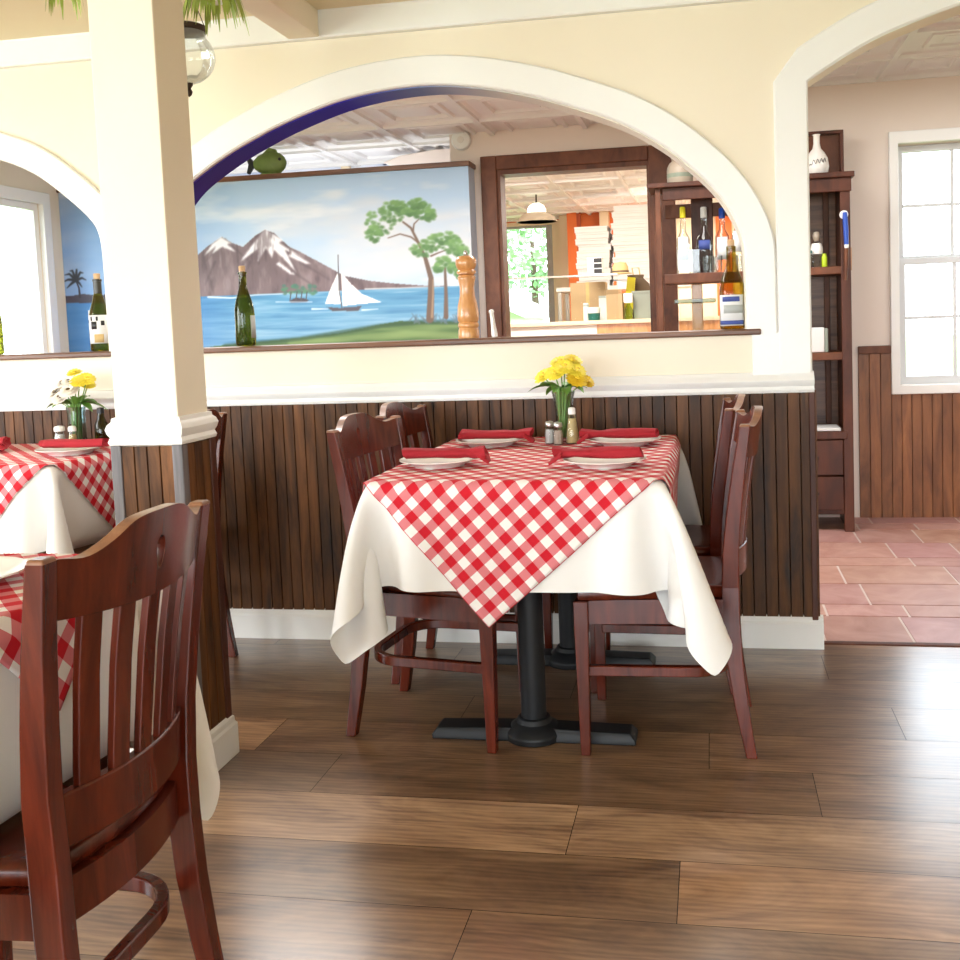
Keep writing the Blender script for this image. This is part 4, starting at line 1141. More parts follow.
def bouquet(loc, z0, label, spec, leaf_n, seed, h=0.17):
    """spec: list of (x, y, z, radius, petal material, petals, eye)"""
    r = random.Random(seed); t = thing('bouquet', label, 'flowers', (loc[0], loc[1], z0))
    for (x, y, z, R_, pm, npet, eye) in spec:
        fl_ = MB(); c = Vector((x, y, z))
        out = Vector((x * 5, y * 5 - 0.25, 0.55)).normalized()
        a0 = out.orthogonal().normalized(); b0 = out.cross(a0)
        for layer, (rad, lift, cnt) in enumerate(((R_, 0.10, npet), (R_ * 0.8, 0.35, npet), (R_ * 0.55, 0.7, max(6, npet - 4)))):
            for k in range(cnt):
                an = 2 * PI * (k + 0.5 * layer) / cnt + r.uniform(-.12, .12); d = a0 * math.cos(an) + b0 * math.sin(an); sd = out.cross(d)
                w_ = rad * 2.6 / cnt + 0.002
                pts = []
                for u, ww in ((0.08, 0.4), (0.45, 1.0), (0.8, 0.95), (1.0, 0.35)):
                    cc = c + d * (rad * u) + out * (rad * lift * u * (1.1 - 0.4 * u)) + out * 0.003 * layer
                    pts.append((cc - sd * w_ * ww, cc + out * 0.0015, cc + sd * w_ * ww))
                vs = [q for p in pts for q in p]
                fl_.add(vs, [(j * 3 + i, j * 3 + i + 1, j * 3 + i + 4, j * 3 + i + 3) for j in range(3) for i in range(2)])
        fo_ = fl_.build('blossom', pm, t, smooth=True, fix=False)
        e_ = MB().ball(tuple(c + out * R_ * 0.22), R_ * (0.26 if eye else 0.32), 10, 6, (1, 1, 0.7)); e_.build('flower_eye', 'seed' if eye else 'gold', fo_, smooth=True)
        MB().tube([(x * 0.05, y * 0.05, -h * 0.75), (x * 0.25, y * 0.25, -0.01), (x * 0.7, y * 0.7, z * 0.5), (x, y, z - 0.004)], 0.0022, 7).build('flower_stem', 'stem', t, smooth=True)
    for k in range(leaf_n):
        an = 2 * PI * k / leaf_n + r.uniform(-.3, .3); L = r.uniform(0.055, 0.10); tilt = r.uniform(0.05, 0.75)
        lf_ = MB(); d = Vector((math.cos(an), math.sin(an), 0)); sd = Vector((-d.y, d.x, 0)); pts = []
        st = Vector((d.x * 0.018, d.y * 0.018, 0.0))
        for u in [i / 7 for i in range(8)]:
            cc = st + d * (L * u) + Vector((0, 0, L * (tilt * u * 1.2 - 0.55 * u * u) + 0.008)); w_ = 0.0175 * math.sin(PI * (0.08 + 0.92 * u)) ** 0.8 + 0.0005
            pts.append((cc - sd * w_ + Vector((0, 0, w_ * .4)), cc, cc + sd * w_ + Vector((0, 0, w_ * .4))))
        lf_.add([q for p in pts for q in p], [(j * 3 + i, j * 3 + i + 1, j * 3 + i + 4, j * 3 + i + 3) for j in range(7) for i in range(2)])
        lf_.build('leaf', 'green', t, smooth=True, fix=False)
    return t

V1 = (-0.477, 3.215)
vs_ = thing('vase', 'clear flared glass vase packed with green stems on the center table', 'vase', (V1[0], V1[1], ZS))
MB().lathe([(0.024, 0.0), (0.027, 0.006), (0.0265, 0.05), (0.029, 0.10), (0.034, 0.145), (0.0385, 0.165), (0.037, 0.165), (0.0325, 0.145), (0.0275, 0.10), (0.025, 0.05), (0.024, 0.01), (0.0, 0.008)], seg=28).build('glass_body', 'clear', vs_, smooth=60)
st_ = bouquet(V1, ZS + 0.165, 'bunch of yellow daisies with green leaves on the center table', [(-0.058, -0.012, 0.050, 0.037, 'yellow', 17, False), (-0.020, -0.034, 0.060, 0.037, 'yellow', 17, False), (-0.006, 0.006, 0.092, 0.036, 'yellow', 16, False), (0.030, 0.010, 0.096, 0.037, 'yellow', 16, False), (0.012, -0.030, 0.078, 0.037, 'yellow', 17, False), (0.048, -0.022, 0.066, 0.034, 'yellow', 16, False), (0.050, -0.034, 0.038, 0.037, 'gold', 17, False), (0.076, -0.008, 0.030, 0.031, 'gold', 15, False)], 13, 3)
wr = MB()
for k in range(12):
    an = 2 * PI * k / 12; rr = 0.013 + 0.006 * (k % 2)
    wr.tube([(rr * math.cos(an), rr * math.sin(an), -0.150), (0.9 * rr * math.cos(an + .3), 0.9 * rr * math.sin(an + .3), -0.08), (1.25 * rr * math.cos(an + .6), 1.25 * rr * math.sin(an + .6), 0.01)], 0.0042, 7)
wr.build('stem_bundle', 'stem', st_, smooth=True)

def shaker(loc, label, fill, h=0.062, r=0.0135, cap='metal', group=None, seg=8, name='salt_shaker', cat='shaker'):
    t = thing(name, label, cat, (loc[0], loc[1], ZS), 0, group)
    MB().lathe([(r * 0.92, 0), (r, 0.004), (r, h * 0.45), (r * 0.8, h * 0.74), (r * 0.78, h * 0.78)], seg=seg).build('glass_body', 'clear', t, smooth=25)
    MB().lathe([(r * 0.8, 0.003), (r * 0.86, 0.006), (r * 0.86, h * 0.42), (r * 0.72, h * 0.62)], seg=seg).build('filling', fill, t, smooth=25)
    MB().lathe([(r * 0.84, h * 0.76), (r * 0.88, h * 0.79), (r * 0.88, h * 0.9), (r * 0.7, h * 0.97), (0.0, h)], seg=18).build('cap', cap, t, smooth=40)
    return t
shaker((-0.518, 3.165), 'small glass salt shaker, left of the vase on the center table', 'salt', 0.074, 0.0165)
shaker((-0.486, 3.135), 'small glass pepper shaker in front of the vase on the center table', 'pepper', 0.074, 0.0165, name='pepper_shaker')
cs = thing('cheese_shaker', 'tall tapered glass cheese shaker with pale cap right of the vase, center table', 'shaker', (-0.444, 3.165, ZS))
MB().lathe([(0.0205, 0), (0.022, 0.004), (0.0205, 0.03), (0.0125, 0.092), (0.0105, 0.096)], seg=24).build('glass_body', 'clear', cs, smooth=40)
MB().lathe([(0.0195, 0.003), (0.0205, 0.006), (0.0185, 0.032), (0.0125, 0.080), (0.0, 0.081)], seg=24).build('filling', 'cheese', cs, smooth=40)
MB().lathe([(0.0118, 0.094), (0.0122, 0.098), (0.0115, 0.112), (0.008, 0.116), (0.0, 0.117)], seg=18).build('cap', 'white', cs, smooth=40)

# far left table centrepiece
V2 = (-2.318, 3.335)
vs2 = thing('vase', 'silvery glass vase on the far left table', 'vase', (V2[0], V2[1], ZS))
MB().lathe([(0.030, 0.0), (0.033, 0.005), (0.033, 0.02), (0.031, 0.12), (0.035, 0.145), (0.0335, 0.145), (0.0295, 0.12), (0.031, 0.02), (0.0, 0.008)], seg=28).build('glass_body', glass('silver_glass', (0.80, 0.88, 0.88, 1), 0.35), vs2, smooth=60)
bq2 = bouquet(V2, ZS + 0.145, 'bunch of white and yellow daisies on the far left table', [(-0.060, -0.02, 0.052, 0.038, 'petalw', 15, True), (-0.026, -0.045, 0.036, 0.038, 'petalw', 15, True), (-0.036, -0.01, 0.086, 0.037, 'petalw', 15, True), (0.008, -0.042, 0.060, 0.038, 'petalw', 15, True), (-0.080, -0.005, 0.034, 0.033, 'petalw', 14, True), (-0.004, -0.02, 0.092, 0.034, 'petalw', 14, True), (0.036, -0.02, 0.092, 0.034, 'yellow', 14, False), (0.062, -0.016, 0.100, 0.034, 'yellow', 14, False), (-0.002, 0.01, 0.122, 0.029, 'yellow', 13, False), (0.048, 0.01, 0.078, 0.03, 'yellow', 13, False)], 11, 8)
wr = MB()
for k in range(9):
    an = 2 * PI * k / 9; wr.tube([(0.012 * math.cos(an), 0.012 * math.sin(an), -0.128), (0.016 * math.cos(an + .5), 0.016 * math.sin(an + .5), 0.01)], 0.004, 6)
wr.build('stem_bundle', 'stem', bq2, smooth=True)
shaker((-2.320, 3.235), 'white capped glass salt shaker beside the silvery vase', 'salt', 0.085, 0.021, 'white', None, 16)
shaker((-2.262, 3.225), 'pale tapered shaker right of the silvery vase', 'cheese', 0.085, 0.016, 'white', None, 18, 'cheese_shaker')
bt = thing('sauce_bottle', 'dark green sauce bottle behind the far left table plate', 'bottle', (-2.205, 3.315, ZS))
MB().lathe([(0.022, 0), (0.024, 0.005), (0.024, 0.075), (0.012, 0.105), (0.011, 0.125)], seg=20).build('glass_body', 'darkglass', bt, smooth=40)
MB().lathe([(0.0125, 0.12), (0.0125, 0.14), (0.0, 0.142)], seg=16).build('cap', 'black', bt, smooth=40)

# ------------------------------------------------------------------ on the ledge
ZL = 1.1042
def wine_bottle(px, label, gl='olive', h=0.305, R_=0.039, labels=None, cork=True, y=YW + 0.075, foil=False):
    p = at(px, 340, Y=y)
    t = thing('wine_bottle', label, 'bottle', (p.x, y, ZL), 0, 'wine bottles on the ledge')
    s = h / 0.30; k = R_ / 0.038
    prof = [(0.030 * k, 0), (0.036 * k, 0.003), (0.038 * k, 0.010), (0.038 * k, 0.125 * s), (0.0365 * k, 0.150 * s), (0.031 * k, 0.178 * s), (0.022 * k, 0.208 * s), (0.0155 * k, 0.235 * s), (0.0142 * k, 0.27 * s), (0.0142 * k, 0.284 * s), (0.0165, 0.285 * s), (0.0165, 0.293 * s), (0.0135, 0.295 * s)]
    MB().lathe(prof, seg=32).build('glass_body', gl, t, smooth=40)
    if cork: MB().lathe([(0.0105, 0.28 * s), (0.0115, 0.294 * s), (0.0125, 0.315 * s), (0.010, 0.318 * s), (0, 0.318 * s)], seg=18).build('cork', 'cork', t, smooth=40)
    if foil: MB().lathe([(0.0150 * k + .0006, 0.235 * s), (0.0148 * k + .0004, 0.284 * s), (0.0172, 0.2845 * s), (0.0172, 0.2935 * s)], seg=24).build('capsule', 'foil', t, smooth=40)
    for (m, z0, z1, a0, a1, dr) in labels or []:
        q = MB(); rr = 0.0385 * k + 0.0004 + dr; g = []
        for i in range(15):
            a = a0 + (a1 - a0) * i / 14
            g.append([(rr * math.cos(a), rr * math.sin(a), z0), (rr * math.cos(a), rr * math.sin(a), z1)])
        q.rings(g, closed=False, caps=False); q.build('label', m, t, smooth=True, solid=0.0003)
    return t
wine_bottle(246, 'slim dark green wine bottle standing on the ledge before the mural sea', 'darkglass', 0.286, 0.0375, [('labelgrey', 0.03, 0.115, -0.55, 0.6, 0.0)])
wb = wine_bottle(733, 'amber olive wine bottle with blue and white label at right end of ledge', 'olive', 0.292, 0.044, [('paper', 0.012, 0.118, -2.75, -0.55, 0.0), ('labelblue', 0.095, 0.112, -2.4, -1.0, 0.0005), ('labelblue', 0.016, 0.030, -2.7, -0.6, 0.0005), ('labelgrey', 0.055, 0.083, -2.3, -0.7, 0.0006)])
wb2 = wine_bottle(101, 'wine bottle with cow-spotted white label under the left arch', 'olive', 0.285, 0.038, [('paper', 0.03, 0.140, -3.1, -0.2, 0.0), ('paper', 0.002, 0.16, -3.1, -2.45, 0.0003), ('black', 0.085, 0.115, -1.9, -1.3, 0.0006), ('black', 0.06, 0.085, -2.9, -2.4, 0.0006), ('black', 0.118, 0.134, -1.95, -1.75, 0.0006), ('black', 0.118, 0.134, -1.35, -1.15, 0.0006), ('black', 0.1, 0.118, -0.9, -0.55, 0.0006), ('labeltan', 0.034, 0.066, -1.6, -0.7, 0.0007), ('black', 0.11, 0.122, -2.5, -2.25, 0.0006)], foil=True)
wine_bottle(-7, 'dark wine bottle cut off by the left picture edge', 'darkglass', 0.29, 0.038, None)

pm = at(469, 338, Y=YW + 0.075)
pmt = thing('pepper_mill', 'turned maple pepper mill standing on the ledge beside the mural', 'pepper mill', (pm.x, YW + 0.075, ZL))
MB().lathe([(0.0, 0), (0.0375, 0), (0.0385, 0.006), (0.037, 0.030), (0.0345, 0.038), (0.0385, 0.043), (0.0375, 0.052), (0.034, 0.058), (0.0385, 0.066), (0.0395, 0.085), (0.036, 0.120), (0.0275, 0.155), (0.0265, 0.185), (0.031, 0.212), (0.0325, 0.222), (0.027, 0.229)], seg=32).build('body', 'maple', pmt, smooth=50)
MB().lathe([(0.026, 0.229), (0.0345, 0.234), (0.0350, 0.242), (0.029, 0.248), (0.0335, 0.255), (0.0380, 0.268), (0.0375, 0.283), (0.030, 0.296), (0.010, 0.300), (0, 0.300)], seg=32).build('head', 'maple', pmt, smooth=50)
MB().lathe([(0.004, 0.298), (0.0075, 0.303), (0.0085, 0.310), (0.006, 0.317), (0, 0.319)], seg=16).build('top_nut', 'metal', pmt, smooth=50)
sp = at(493, 336, Y=YW + 0.075)
stt = thing('pestle', 'slim white turned pestle leaning by the dark hatch frame', 'pestle', (sp.x + 0.008, YW + 0.07, ZL))
o = MB().lathe([(0.0, 0), (0.011, 0.001), (0.012, 0.012), (0.009, 0.04), (0.0075, 0.07), (0.008, 0.088), (0.0105, 0.094), (0.0075, 0.1), (0.0, 0.103)], seg=16).build('shaft', 'china', stt, smooth=50)
o.rotation_euler = (0, -0.10, 0)

# ------------------------------------------------------------------ hanging things
pg = at(187, 57, Y=3.0)
pend = thing('pendant_lamp', 'fluted clear glass globe pendant hanging behind the cream pillar', 'lamp', (pg.x, 3.0, 2.285))
dz = pg.z - 2.285; R_ = 0.083
MB().lathe([(0.012, dz - R_ * 1.02)] + [(R_ * math.cos(a) * 1.02, dz + R_ * 1.02 * math.sin(a)) for a in [math.radians(x) for x in range(-75, 50, 10)]] + [(0.058, dz + 0.068), (0.062, dz + 0.08)], seg=48, flute=0.022, nfl=12).build('globe', 'clear', pend, smooth=60)
MB().lathe([(0.062, dz + 0.074), (0.066, dz + 0.078), (0.066, dz + 0.092), (0.055, dz + 0.097), (0.02, dz + 0.104), (0.0, dz + 0.105)], seg=32).build('metal_collar', 'bronze', pend, smooth=40)
MB().lathe([(0.0, dz - 0.125), (0.008, dz - 0.118), (0.011, dz - 0.108), (0.006, dz - 0.098), (0.013, dz - 0.088), (0.014, dz - 0.082), (0.0, dz - 0.080)], seg=16).build('finial', 'bronze', pend, smooth=40)
for k in range(3):
    a = 2 * PI * k / 3 + 0.4
    MB().tube([(0.06 * math.cos(a), 0.06 * math.sin(a), dz + 0.09), (0.008 * math.cos(a), 0.008 * math.sin(a), -0.012)], 0.0014, 6).build('chain', 'bronze', pend)
MB().lathe([(0.03, -0.014), (0.034, -0.006), (0.034, -0.001)], seg=20).build('canopy', 'bronze', pend, smooth=40)

def spider_plant(px, Y, z_pot, label, ztop, seed, n=46, spread=0.16, drop=0.12):
    p = at(px, 0, Y=Y); r = random.Random(seed)
    t = thing('hanging_plant', label, 'plant', (p.x, Y, z_pot))
    MB().lathe([(0.0, 0), (0.035, 0), (0.05, 0.05), (0.054, 0.07), (0.05, 0.07), (0.046, 0.055), (0, 0.055)], seg=24).build('pot', 'white', t, smooth=40)
    fo_ = MB()
    for k in range(n):
        an = r.uniform(0, 2 * PI); L = r.uniform(0.6, 1.15); d = Vector((math.cos(an), math.sin(an), 0)); sd = Vector((-d.y, d.x, 0)); pts = []
        for u in [i / 8 for i in range(9)]:
            cc = d * (0.02 + spread * 0.62 * L * u ** 0.8) + Vector((0, 0, 0.045 + 0.05 * u * r.uniform(.95, 1.05) - (0.06 + drop * L) * u * u * 1.1)); w_ = 0.0085 * (1 - u) ** 0.6 + 0.0006
            pts.append((cc - sd * w_, cc + sd * w_))
        fo_.add([q for pp in pts for q in pp], [(j * 2, j * 2 + 1, j * 2 + 3, j * 2 + 2) for j in range(8)])
    fo_.build('foliage', 'paleleaf', t, fix=False)
    for k in range(3):
        a = 2 * PI * k / 3
        MB().tube([(0.052 * math.cos(a), 0.052 * math.sin(a), 0.068), (0, 0, ztop - z_pot)], 0.0012, 5).build('hanger_wire', 'bronze', t)
    return t
spider_plant(214, 2.66, 2.074, 'pale green spider plant hanging under the beam right of the pillar', 2.19, 2, 80, 0.115, 0.085)
spider_plant(64, 2.62, 2.14, 'spider plant above the frame at left, one leaf tip showing', 2.284, 6, 26, 0.05, 0.085)

# ------------------------------------------------------------------ shelving between the rooms
YS = 5.40
shx0 = at(662, 250, Y=YS).x - 0.02
bs = thing('back_bar_shelf', 'open dark wood shelf with bottles seen through the middle arch', 'shelf', (0, YS, 0))
zb, zt_ = 1.385, 1.838
def part(n, m, par, *bx, bev=0.004): return MB().box(*bx).build(n, m, par, bevel=bev)
part('side_post', 'frame', bs, shx0 - 0.01, shx0 + 0.02, 0.0, 0.05, 0, zt_)
part('side_post', 'frame', bs, shx0 - 0.03, shx0 - 0.005, 0.22, 0.26, 0, zt_)
part('side_post', 'shelfwood', bs, 0.255, 0.285, 0.0, 0.26, 0, zt_)
part('middle_post', 'shelfwood', bs, at(691, 220, Y=YS + .2).x, at(713, 220, Y=YS + .2).x, 0.22, 0.25, 1.385, zt_ - 0.04)
part('top_board', 'shelfwood', bs, shx0 - 0.05, 0.31, -0.03, 0.29, zt_, zt_ + 0.025)
part('head_rail', 'shelfwood', bs, shx0 + 0.03, 0.255, 0.0, 0.02, zt_ - 0.065, zt_)
part('shelf', 'frame', bs, shx0 + 0.03, 0.255, 0.0, 0.26, zb - 0.052, zb)
part('shelf', 'frame', bs, shx0 + 0.03, 0.255, 0.0, 0.26, 0.90, 0.945)
part('lower_post', 'maple', bs, at(692, 310, Y=YS + .2).x, at(703, 310, Y=YS + .2).x, 0.2, 0.23, 0.945, zb - 0.052)
part('back_rail', 'frame', bs, shx0 + 0.03, 0.255, 0.24, 0.26, 1.70, 1.775)
# standing on it
gt = tag(MB().box(-0.12, 0.10, -0.06, 0.06, 0.0, 0.022).build('glass_tray', 'greenglass', bevel=0.004), 'green glass tray lying on a clear stand on the bar shelf', 'tray')
gp = at(697, 303, Y=YS + 0.1); gt.location = (gp.x, YS + 0.1, gp.z - 0.0)
gs = tag(MB().box(-0.09, 0.09, -0.05, 0.05, 0, gp.z - 0.9455 - 0.0005).build('glass_stand', 'sheet', bevel=0.004), 'clear glass block holding up the green tray', 'stand'); gs.location = (gp.x, YS + 0.1, 0.9452)
jar_p = at(680, 184, Y=YS + 0.08)
jr = thing('stoneware_jar', 'beige stoneware jar with a grey green band on the top shelf board', 'jar', (jar_p.x, YS + 0.09, zt_ + 0.0255))
MB().lathe([(0.0, 0), (0.066, 0), (0.069, 0.006), (0.069, 0.075), (0.066, 0.090), (0.055, 0.112), (0.042, 0.122), (0.042, 0.135), (0.046, 0.139), (0.044, 0.150), (0.0, 0.152)], seg=36).build('body', 'stoneware', jr, smooth=45)
MB().lathe([(0.0697, 0.034), (0.0697, 0.056)], seg=36).build('glaze_band', 'stonegreen', jr, smooth=45)
def spirit(px, py0, py1, wpx, label, gl, capm, lab=None, neck=0.35, y=YS + 0.07, z=zb, lz=(0.2, 0.55)):
    p0 = at(px, py0, Y=y); p1 = at(px, py1, Y=y); h = abs(p1.z - z); r = wpx * 0.5 * y / 1000
    t = thing('spirit_bottle', label, 'bottle', (p0.x, y, z + 0.0005), 0, 'spirit bottles on the bar shelf')
    MB().lathe([(r * 0.9, 0), (r, 0.005), (r, h * (0.95 - neck) * 0.85), (r * 0.92, h * (0.95 - neck)), (r * 0.45, h * (1.05 - neck)), (r * 0.34, h * 0.82), (r * 0.34, h * 0.86)], seg=28).build('glass_body', gl, t, smooth=45)
    MB().lathe([(r * 0.4, h * 0.84), (r * 0.4, h * 0.985), (r * 0.3, h), (0, h)], seg=18).build('cap', capm, t, smooth=45)
    if lab:
        q = MB(); g = []
        for i in range(13):
            a = -PI / 2 - 0.75 + 1.5 * i / 12; g.append([((r + 0.0006) * math.cos(a), (r + 0.0006) * math.sin(a), h * lz[0]), ((r + 0.0006) * math.cos(a), (r + 0.0006) * math.sin(a), h * lz[1])])
        q.rings(g, closed=False, caps=False); q.build('label', lab, t, smooth=True, solid=0.0003)
    return t
vg = thing
spirit(684, 268, 207, 14, 'spirit bottle with yellow neck at left of the bar shelf', 'clear', 'brightyellow', 'paper', 0.42, YS + 0.12)
spirit(705, 268, 207, 16, 'clear spirit bottle with blue label in the middle of the bar shelf', 'clear', 'white', 'labelblue', 0.42, YS + 0.17, lz=(0.36, 0.5))
spirit(723, 268, 208, 15, 'clear spirit bottle with bright blue cap on the bar shelf', 'clear', 'bluehandle', 'paper', 0.38, YS + 0.17)
spirit(737.5, 268, 215, 11, 'clear spirit bottle with white label at right end of the bar shelf', 'clear', 'metal', 'paper', 0.3, YS + 0.17, lz=(0.35, 0.72))
for px, lab, hh_ in ((708, 'short tumbler below the blue labelled bottle', 0.088), (718, 'short tumbler left of the ledge bottle neck on the bar shelf', 0.088), (741, 'short tumbler at the right end of the bar shelf', 0.088)):
    p = at(px, 270, Y=YS + 0.05)
    o = MB().lathe([(0.021, 0), (0.023, 0.004), (0.026, hh_), (0.0245, hh_), (0.0215, 0.012), (0, 0.010)], seg=24).build('tumbler', 'clear', smooth=40); o.location = (p.x, YS + 0.05, zb + 0.0005); tag(o, lab, 'glass', 'tumblers on the bar shelf')
p = at(689, 270, Y=YS + 0.07)
gx_ = tag(MB().rings([[(sx * w, sy * w * 0.5, z) for sx, sy in ((-1, -1), (1, -1), (1, 1), (-1, 1))] for w, z in ((0.052, 0), (0.056, 0.004), (0.060, 0.125), (0.057, 0.125), (0.052, 0.012), (0.0, 0.012))]).build('glass_canister', 'clear', bevel=0.003), 'square clear glass canister at left of the bar shelf', 'canister')
gx_.location = (p.x, YS + 0.07 - 0.035, zb + 0.0005)

# bookcase by the doorway
bc = thing('bookcase', 'tall narrow dark wood bookcase with drawers beside the window wall', 'bookcase', (0, 5.38, 0))
x0, x1 = 0.36, 0.717
ZB = 1.835
part('side_panel', 'shelfwood', bc, x0, x0 + 0.028, 0, 0.36, 0, ZB)
part('side_panel', 'shelfwood', bc, x1 - 0.028, x1, 0.02, 0.36, 0, ZB)
part('front_post', 'shelfwood', bc, x1 - 0.048, x1 + 0.002, 0, 0.022, 0, ZB)
part('back_panel', 'ledge', bc, x0 + 0.028, x1 - 0.028, 0.34, 0.36, 0.1, ZB)  # lighter wood stands in for light falling on the panel
part('top_board', 'shelfwood', bc, x0 - 0.02, x1 + 0.022, -0.03, 0.37, ZB, ZB + 0.028)
part('cornice', 'shelfwood', bc, x0, x1 + 0.008, -0.012, 0.0, ZB - 0.07, ZB)
for z in (1.387, 0.943): part('shelf', 'frame', bc, x0 + 0.028, x1 - 0.028, 0.004, 0.34, z - 0.04, z)
part('desk_board', 'shelfwood', bc, x0 + 0.028, x1 - 0.028, -0.006, 0.34, 0.49, 0.53)
part('bottom_board', 'shelfwood', bc, x0 + 0.028, x1 - 0.028, 0.01, 0.34, 0.09, 0.12)
for z0, z1 in ((0.30, 0.485), (0.115, 0.292)):
    d_ = part('drawer', 'shelfwood', bc, x0 + 0.03, x1 - 0.05, -0.002, 0.02, z0, z1)
    MB().lathe([(0.004, 0.0), (0.012, 0.012), (0.010, 0.02), (0, 0.022)], seg=14).build('knob', 'bronze', d_, smooth=40, loc=((x0 + x1) / 2 - 0.01, -0.002, (z0 + z1) / 2)).rotation_euler = (PI / 2, 0, 0)
mid = at(823, 210, Y=5.7).x
part('back_batten', 'frame', bc, mid - 0.0, mid + 0.03, 0.325, 0.34, 0.53, ZB - 0.01)

bd = thing('wooden_tray', 'brown framed wooden tray propped behind the white flask', 'tray', (0, 5.62, ZB + 0.0285))
bx0, bx1, bh = 0.40, at(843, 130, Y=5.62).x, at(843, 130, Y=5.62).z - ZB - 0.0285
part('panel', 'frame', bd, bx0, bx1, 0.012, 0.02, 0, bh)
MB().holes([(bx0, 0), (bx1, 0), (bx1, bh), (bx0, bh)], [[(bx0 + 0.018, 0.018), (bx1 - 0.018, 0.018), (bx1 - 0.018, bh - 0.018), (bx0 + 0.018, bh - 0.018)]], -0.02, 0.022).build('rim', 'shelfwood', bd, bevel=0.003)
fp = at(817, 172, Y=5.48)
fk = thing('flask', 'white ceramic flask with dark script on top of the bookcase', 'vase', (fp.x, 5.48, ZB + 0.0285))
MB().lathe([(0.0, 0), (0.044, 0), (0.056, 0.012), (0.062, 0.045), (0.056, 0.088), (0.040, 0.118), (0.022, 0.140), (0.0165, 0.165), (0.0165, 0.205), (0.021, 0.212), (0.018, 0.214), (0, 0.21)], seg=32).build('body', 'china', fk, smooth=50)
scr = MB(); pts = []
for k in range(40):
    u = k / 39; a = -PI / 2 - 0.75 + 1.5 * u; z = 0.062 + 0.011 * math.sin(u * 30) + 0.012 * u - (0.016 if u < 0.12 else 0)
    rr = 0.0622; pts.append((rr * math.cos(a), rr * math.sin(a), z))
scr.tube(pts, 0.0014, 6); scr.build('script', 'black', fk)
ZS1 = 1.3875
p = at(816, 262, Y=5.47)
fg_ = thing('figure_bottle', 'pale bottle shaped like a small figure on the bookcase upper shelf', 'bottle', (p.x + 0.004, 5.47, ZS1))
MB().lathe([(0.024, 0), (0.026, 0.01), (0.024, 0.05), (0.030, 0.075), (0.032, 0.10), (0.022, 0.125), (0.012, 0.14)], seg=20).build('glass_body', 'clear', fg_, smooth=45)
MB().lathe([(0.012, 0.138), (0.019, 0.155), (0.020, 0.170), (0.013, 0.185), (0.0, 0.188)], seg=18).build('head', 'stoneware', fg_, smooth=45)
MB().lathe([(0.0315, 0.07), (0.034, 0.085), (0.0335, 0.10), (0.024, 0.126)], seg=20).build('collar', 'china', fg_, smooth=45)
p = at(824.5, 263, Y=5.45)
o = thing('lime_bottle', 'small lime green bottle beside the figure bottle', 'bottle', (p.x, 5.45, ZS1))
MB().lathe([(0.013, 0), (0.0145, 0.003), (0.0145, 0.052), (0.012, 0.058)], seg=18).build('body', 'lime', o, smooth=40)
MB().lathe([(0.0105, 0.057), (0.0105, 0.070), (0, 0.071)], seg=16).build('cap', 'lime', o, smooth=40)
p = at(812.5, 263, Y=5.46)
o = thing('small_bottle', 'small clear bottle at the left of the bookcase upper shelf', 'bottle', (p.x - 0.012, 5.43, ZS1))
MB().lathe([(0.014, 0), (0.0155, 0.003), (0.0155, 0.05), (0.007, 0.066), (0.007, 0.078)], seg=18).build('glass_body', 'clear', o, smooth=40)
MB().lathe([(0.0085, 0.074), (0.0085, 0.088), (0, 0.089)], seg=14).build('cap', 'teal', o, smooth=40)
p = at(819, 348, Y=5.47)
o = thing('card_box', 'white and grey box on the bookcase middle shelf', 'box', (p.x, 5.47, 0.9435))
part('box_front', 'box', o, -0.06, 0.025, -0.03, 0.05, 0, 0.13); part('box_side', 'greybin', o, 0.0252, 0.045, -0.028, 0.05, 0, 0.125)
o = tag(MB().box(0.42, 0.66, 5.40, 5.60, 0.531, 0.545).build('paper_stack', 'paper', bevel=0.002), 'stack of white paper on the bookcase desk board', 'paper')
p = at(846, 212, Y=5.36)
tl_ = thing('scraper', 'blue handled scraper hanging on the bookcase front post', 'tool', (p.x - 0.006, 5.36, p.z))
hd = MB(); hd.tube([(0.0, 0, -0.002), (0.001, -0.002, -0.03), (0.004, -0.002, -0.09), (0.006, 0, -0.165)], lambda u: 0.011 + 0.002 * math.sin(u * 3), 12); hd.build('handle', 'bluehandle', tl_, smooth=40)
o = MB().lathe([(0.016, -0.006), (0.022, 0.0), (0.022, 0.008), (0.0, 0.009)], seg=20).build('hanging_ring', 'white', tl_, smooth=40, loc=(-0.004, 0.012, -0.012)); o.rotation_euler = (PI / 2, 0, 0)
MB().lathe([(0.010, -0.185), (0.0125, -0.165)], seg=14).build('ferrule', 'white', tl_, smooth=40, loc=(0.006, 0, 0))
MB().tube([(0.006, 0, -0.183), (0.004, 0, -0.27), (0.000, 0, -0.345)], lambda u: 0.012 - 0.004 * u, 10).build('wooden_blade', 'frame', tl_, smooth=40)
p = at(853, 238, Y=5.5)
o = thing('bottle_opener', 'small metal opener hanging on the right side of the bookcase', 'opener', (x1 + 0.002, 5.47, p.z))
part('plate', 'metal', o, 0, 0.006, -0.02, 0.02, -0.05, 0.05); part('wooden_grip', 'maple', o, 0.0005, 0.014, -0.013, 0.013, -0.17, -0.05)

